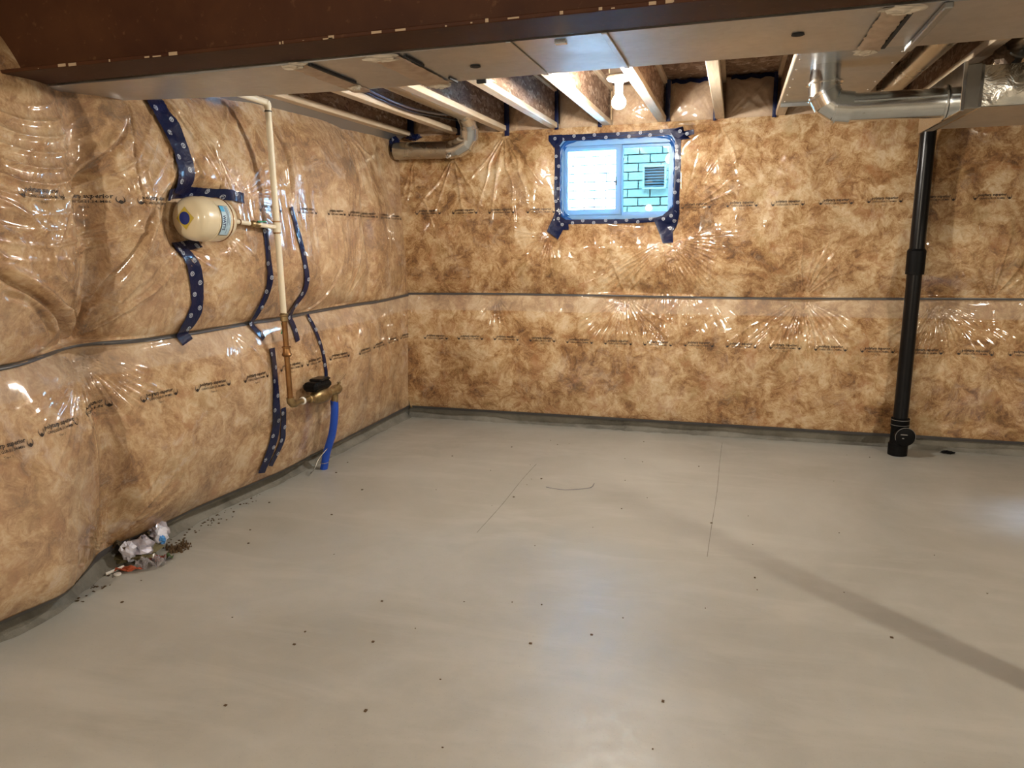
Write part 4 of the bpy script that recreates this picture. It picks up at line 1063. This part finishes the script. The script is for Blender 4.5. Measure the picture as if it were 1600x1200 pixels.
bh = autosmooth(B().tube(bez([(RX-.022,-1.578,.51),(RX-.03,-1.57,.42),(RX-.07,-1.55,.27),(RX-.13,-1.535,.13),(RX-.165,-1.535,.0)], 30), .026, 20).link('blue_pipe', BLUE)); tag(bh, 'bright blue plastic water pipe rising from the floor to the valve', 'pipe')
gy = B().tube(bez([(.10,-1.60,.175),(.07,-1.66,.12),(.045,-1.69,.05),(.01,-1.685,.012),(-.02,-1.63,.004)], 20), .003, 6).link('wire', SCREW, None, True); tag(gy, 'thin bare wire tied at the blue pipe and trailing to the floor', 'wire')
autosmooth(B().tube([(RX-.1525+.029*math.cos(t), -1.535+.029*math.sin(t), .055+.006*math.sin(t)) for t in np.linspace(0, 6.28, 20)], .0022, 6).link('wire_tie', SCREW, gy))

# ------------------------------------------------------------------ litter by the left wall
def quad_sheet(c, sx, sy, rot, mat, name, seed, amp, label, cat, nx=9, ny=7, tilt=0, grp='litter heap by the left wall'):
    rd = random.Random(seed); V = []; Fc = []; cr_, sr_ = math.cos(rot), math.sin(rot)
    hs = [[rd.random() for _ in range(nx)] for _ in range(ny)]
    mn = 1e9
    for j in range(ny):
        for i in range(nx):
            px_ = (i/(nx-1)-.5)*sx; py_ = (j/(ny-1)-.5)*sy; z = amp*hs[j][i]+abs(amp)*.8*math.sin(i*1.1+j*.7)+tilt*(j/(ny-1))
            V.append([c[0]+px_*cr_-py_*sr_, c[1]+px_*sr_+py_*cr_, z]); mn = min(mn, z)
    for v in V: v[2] += c[2]-mn
    for j in range(ny-1):
        for i in range(nx-1): a = j*nx+i; Fc.append((a, a+1, a+nx+1, a+nx))
    o = link(name, V, Fc, mat); tag(o, label, cat, grp)
    sd = o.modifiers.new('thick', 'SOLIDIFY'); sd.thickness = .0012; return o
WRAP = simple('silver_wrapper', (.52,.51,.60), .3, .25); WHITEW = simple('white_wrapper', (.72,.74,.86), .45); BLUEW = simple('blue_print', (.08,.30,.72), .45)
REDW = simple('dark_red_scrap', (.22,.03,.02), .5); ORW = simple('orange_red_packet', (.42,.09,.035), .5); LEAF = simple('dry_leaf', (.05,.035,.015), .8)
BRN = simple('brown_crumbs', (.09,.055,.025), .85); OLIVE = simple('mossy_dust', (.16,.14,.07), .9); GRN = simple('green_scrap', (.05,.10,.03), .6)
CLEAR = N('clear_plastic'); CLEAR = CLEAR.set(Base_Color=(.8,.78,.82), Roughness=.12, Transmission_Weight=.8, IOR=1.3)
crl = crumple((-.135,-3.04,.030), (.115,.13,.028), OLIVE, 'dust_heap', None, 61); crl.location.z -= 0; tag(crl, 'heap of dark olive dust and dry leaf bits by the left wall', 'dust', 'litter heap by the left wall', 'stuff')
def litter(o, l, c='wrapper'): return tag(o, l, c, 'litter heap by the left wall')
litter(crumple((-.085,-3.055,.075), (.062,.058,.05), WRAP, 'crumpled_wrapper', None, 62), 'crumpled silvery wrapper on the litter heap, middle')
litter(crumple((-.105,-3.125,.07), (.036,.045,.05), WHITEW, 'crumpled_wrapper', None, 63), 'crumpled bluish white wrapper at the heap\'s left front')
litter(crumple((-.13,-2.90,.085), (.055,.06,.05), WRAP, 'crumpled_wrapper', None, 64), 'crumpled silvery wrapper at the back of the heap')
o = litter(crumple((-.09,-2.925,.075), (.032,.045,.05), WHITEW, 'torn_label', None, 65), 'torn white label with blue print at the back of the heap', 'label')
crumple((-.070,-2.94,.060), (.016,.022,.026), BLUEW, 'blue_print', o, 66)
quad_sheet((-.05,-3.185,.002), .13, .038, .35, ORW, 'packet', 67, .010, 'flat orange-red packet at the front of the litter heap', 'packet')
quad_sheet((0.0,-3.055,.003), .075, .045, .9, REDW, 'scrap', 68, .012, 'dark red scrap at the right front of the litter heap', 'scrap')
quad_sheet((.027,-3.02,.002), .05, .035, .3, GRN, 'scrap', 69, .010, 'small dark green scrap beside the red one', 'scrap')
quad_sheet((.02,-3.12,.004), .13, .075, .6, CLEAR, 'plastic_film', 70, .022, 'crinkled clear plastic film in front of the litter heap', 'film', 14, 9)
for k, (a, b) in enumerate(((-.17,-3.0),(-.19,-3.08),(-.16,-2.96),(-.15,-3.13))): litter(quad_sheet((a, b, .05+.012*k), .09, .06, 1.1*k, LEAF, 'dry_leaf', 80+k, .018, 'x', 'leaf'), ['dark dry leaf at the wall side of the litter heap', 'dark dry leaf at the left of the litter heap', 'dark dry leaf between the two silvery wrappers', 'dark dry leaf behind the bluish white wrapper'][k], 'leaf')
cb = B(); rd = random.Random(77)
for k in range(110):
    a, b = rd.gauss(-.01, .026), rd.gauss(-2.91, .036); s = rd.uniform(.003, .008); h_ = s*rd.uniform(1., 3.5); t0 = rd.uniform(0, 6)
    cb.add([(a+s*math.cos(t0+q*1.57)*rd.uniform(.6, 1.3), b+s*math.sin(t0+q*1.57)*rd.uniform(.6, 1.3), 0) for q in range(4)]+[(a+s*.6*math.cos(t0+q*1.57+.4), b+s*.6*math.sin(t0+q*1.57+.4), h_*rd.uniform(.7, 1.2)) for q in range(4)],
           [(3,2,1,0),(4,5,6,7),(0,1,5,4),(1,2,6,5),(2,3,7,6),(3,0,4,7)])
tag(cb.link('debris_crumbs', BRN, kind='stuff'), 'clump of brown crumbs at the right end of the litter heap', 'crumbs')
dw = autosmooth(B().tube([(-.125,-3.255,.008),(-.10,-3.17,.012)], .0075, 12).link('white_stick', WHITEP)); tag(dw, 'short white stick at the left end of the litter heap', 'stick')
dw = autosmooth(B().lathe([(0,.016),(.004,.018),(.009,.016),(.0095,.007)], (-.075,-3.235,.0), (0,0,1), 16).link('plastic_plug', WHITEP)); tag(dw, 'tiny white plastic plug beside the white stick', 'plug')
# wire and grit on the floor
wf = B().tube(bez([(1.615,-1.505,.004),(1.68,-1.525,.005),(1.76,-1.52,.004),(1.885,-1.455,.005),(1.90,-1.36,.004)], 30), .0018, 6).link('floor_wire', CABLE, None, True); tag(wf, 'thin bent grey wire lying on the floor in mid-room', 'wire')
gr = B(); rd = random.Random(12)
for k in range(70):
    a, b = rd.uniform(-.05, 4.2), -rd.uniform(.2, 4.4); s = rd.choice([.002, .002, .003, .004]); gr.box(a-s, a+s*rd.uniform(.8, 2.2), b-s, b+s*rd.uniform(.8, 2), .0, s*.9)
for k in range(90):
    b = -rd.uniform(2.0, 3.5); a = float(sp1(np.array([-b]), LU, LXC)[0])+.06+abs(rd.gauss(0, .06)); s = rd.choice([.002, .003, .004]); gr.box(a-s, a+s*1.5, b-s, b+s, 0, s)
tag(gr.link('floor_grit', BRN, kind='stuff'), 'scattered dark grit specks across the concrete floor', 'grit')
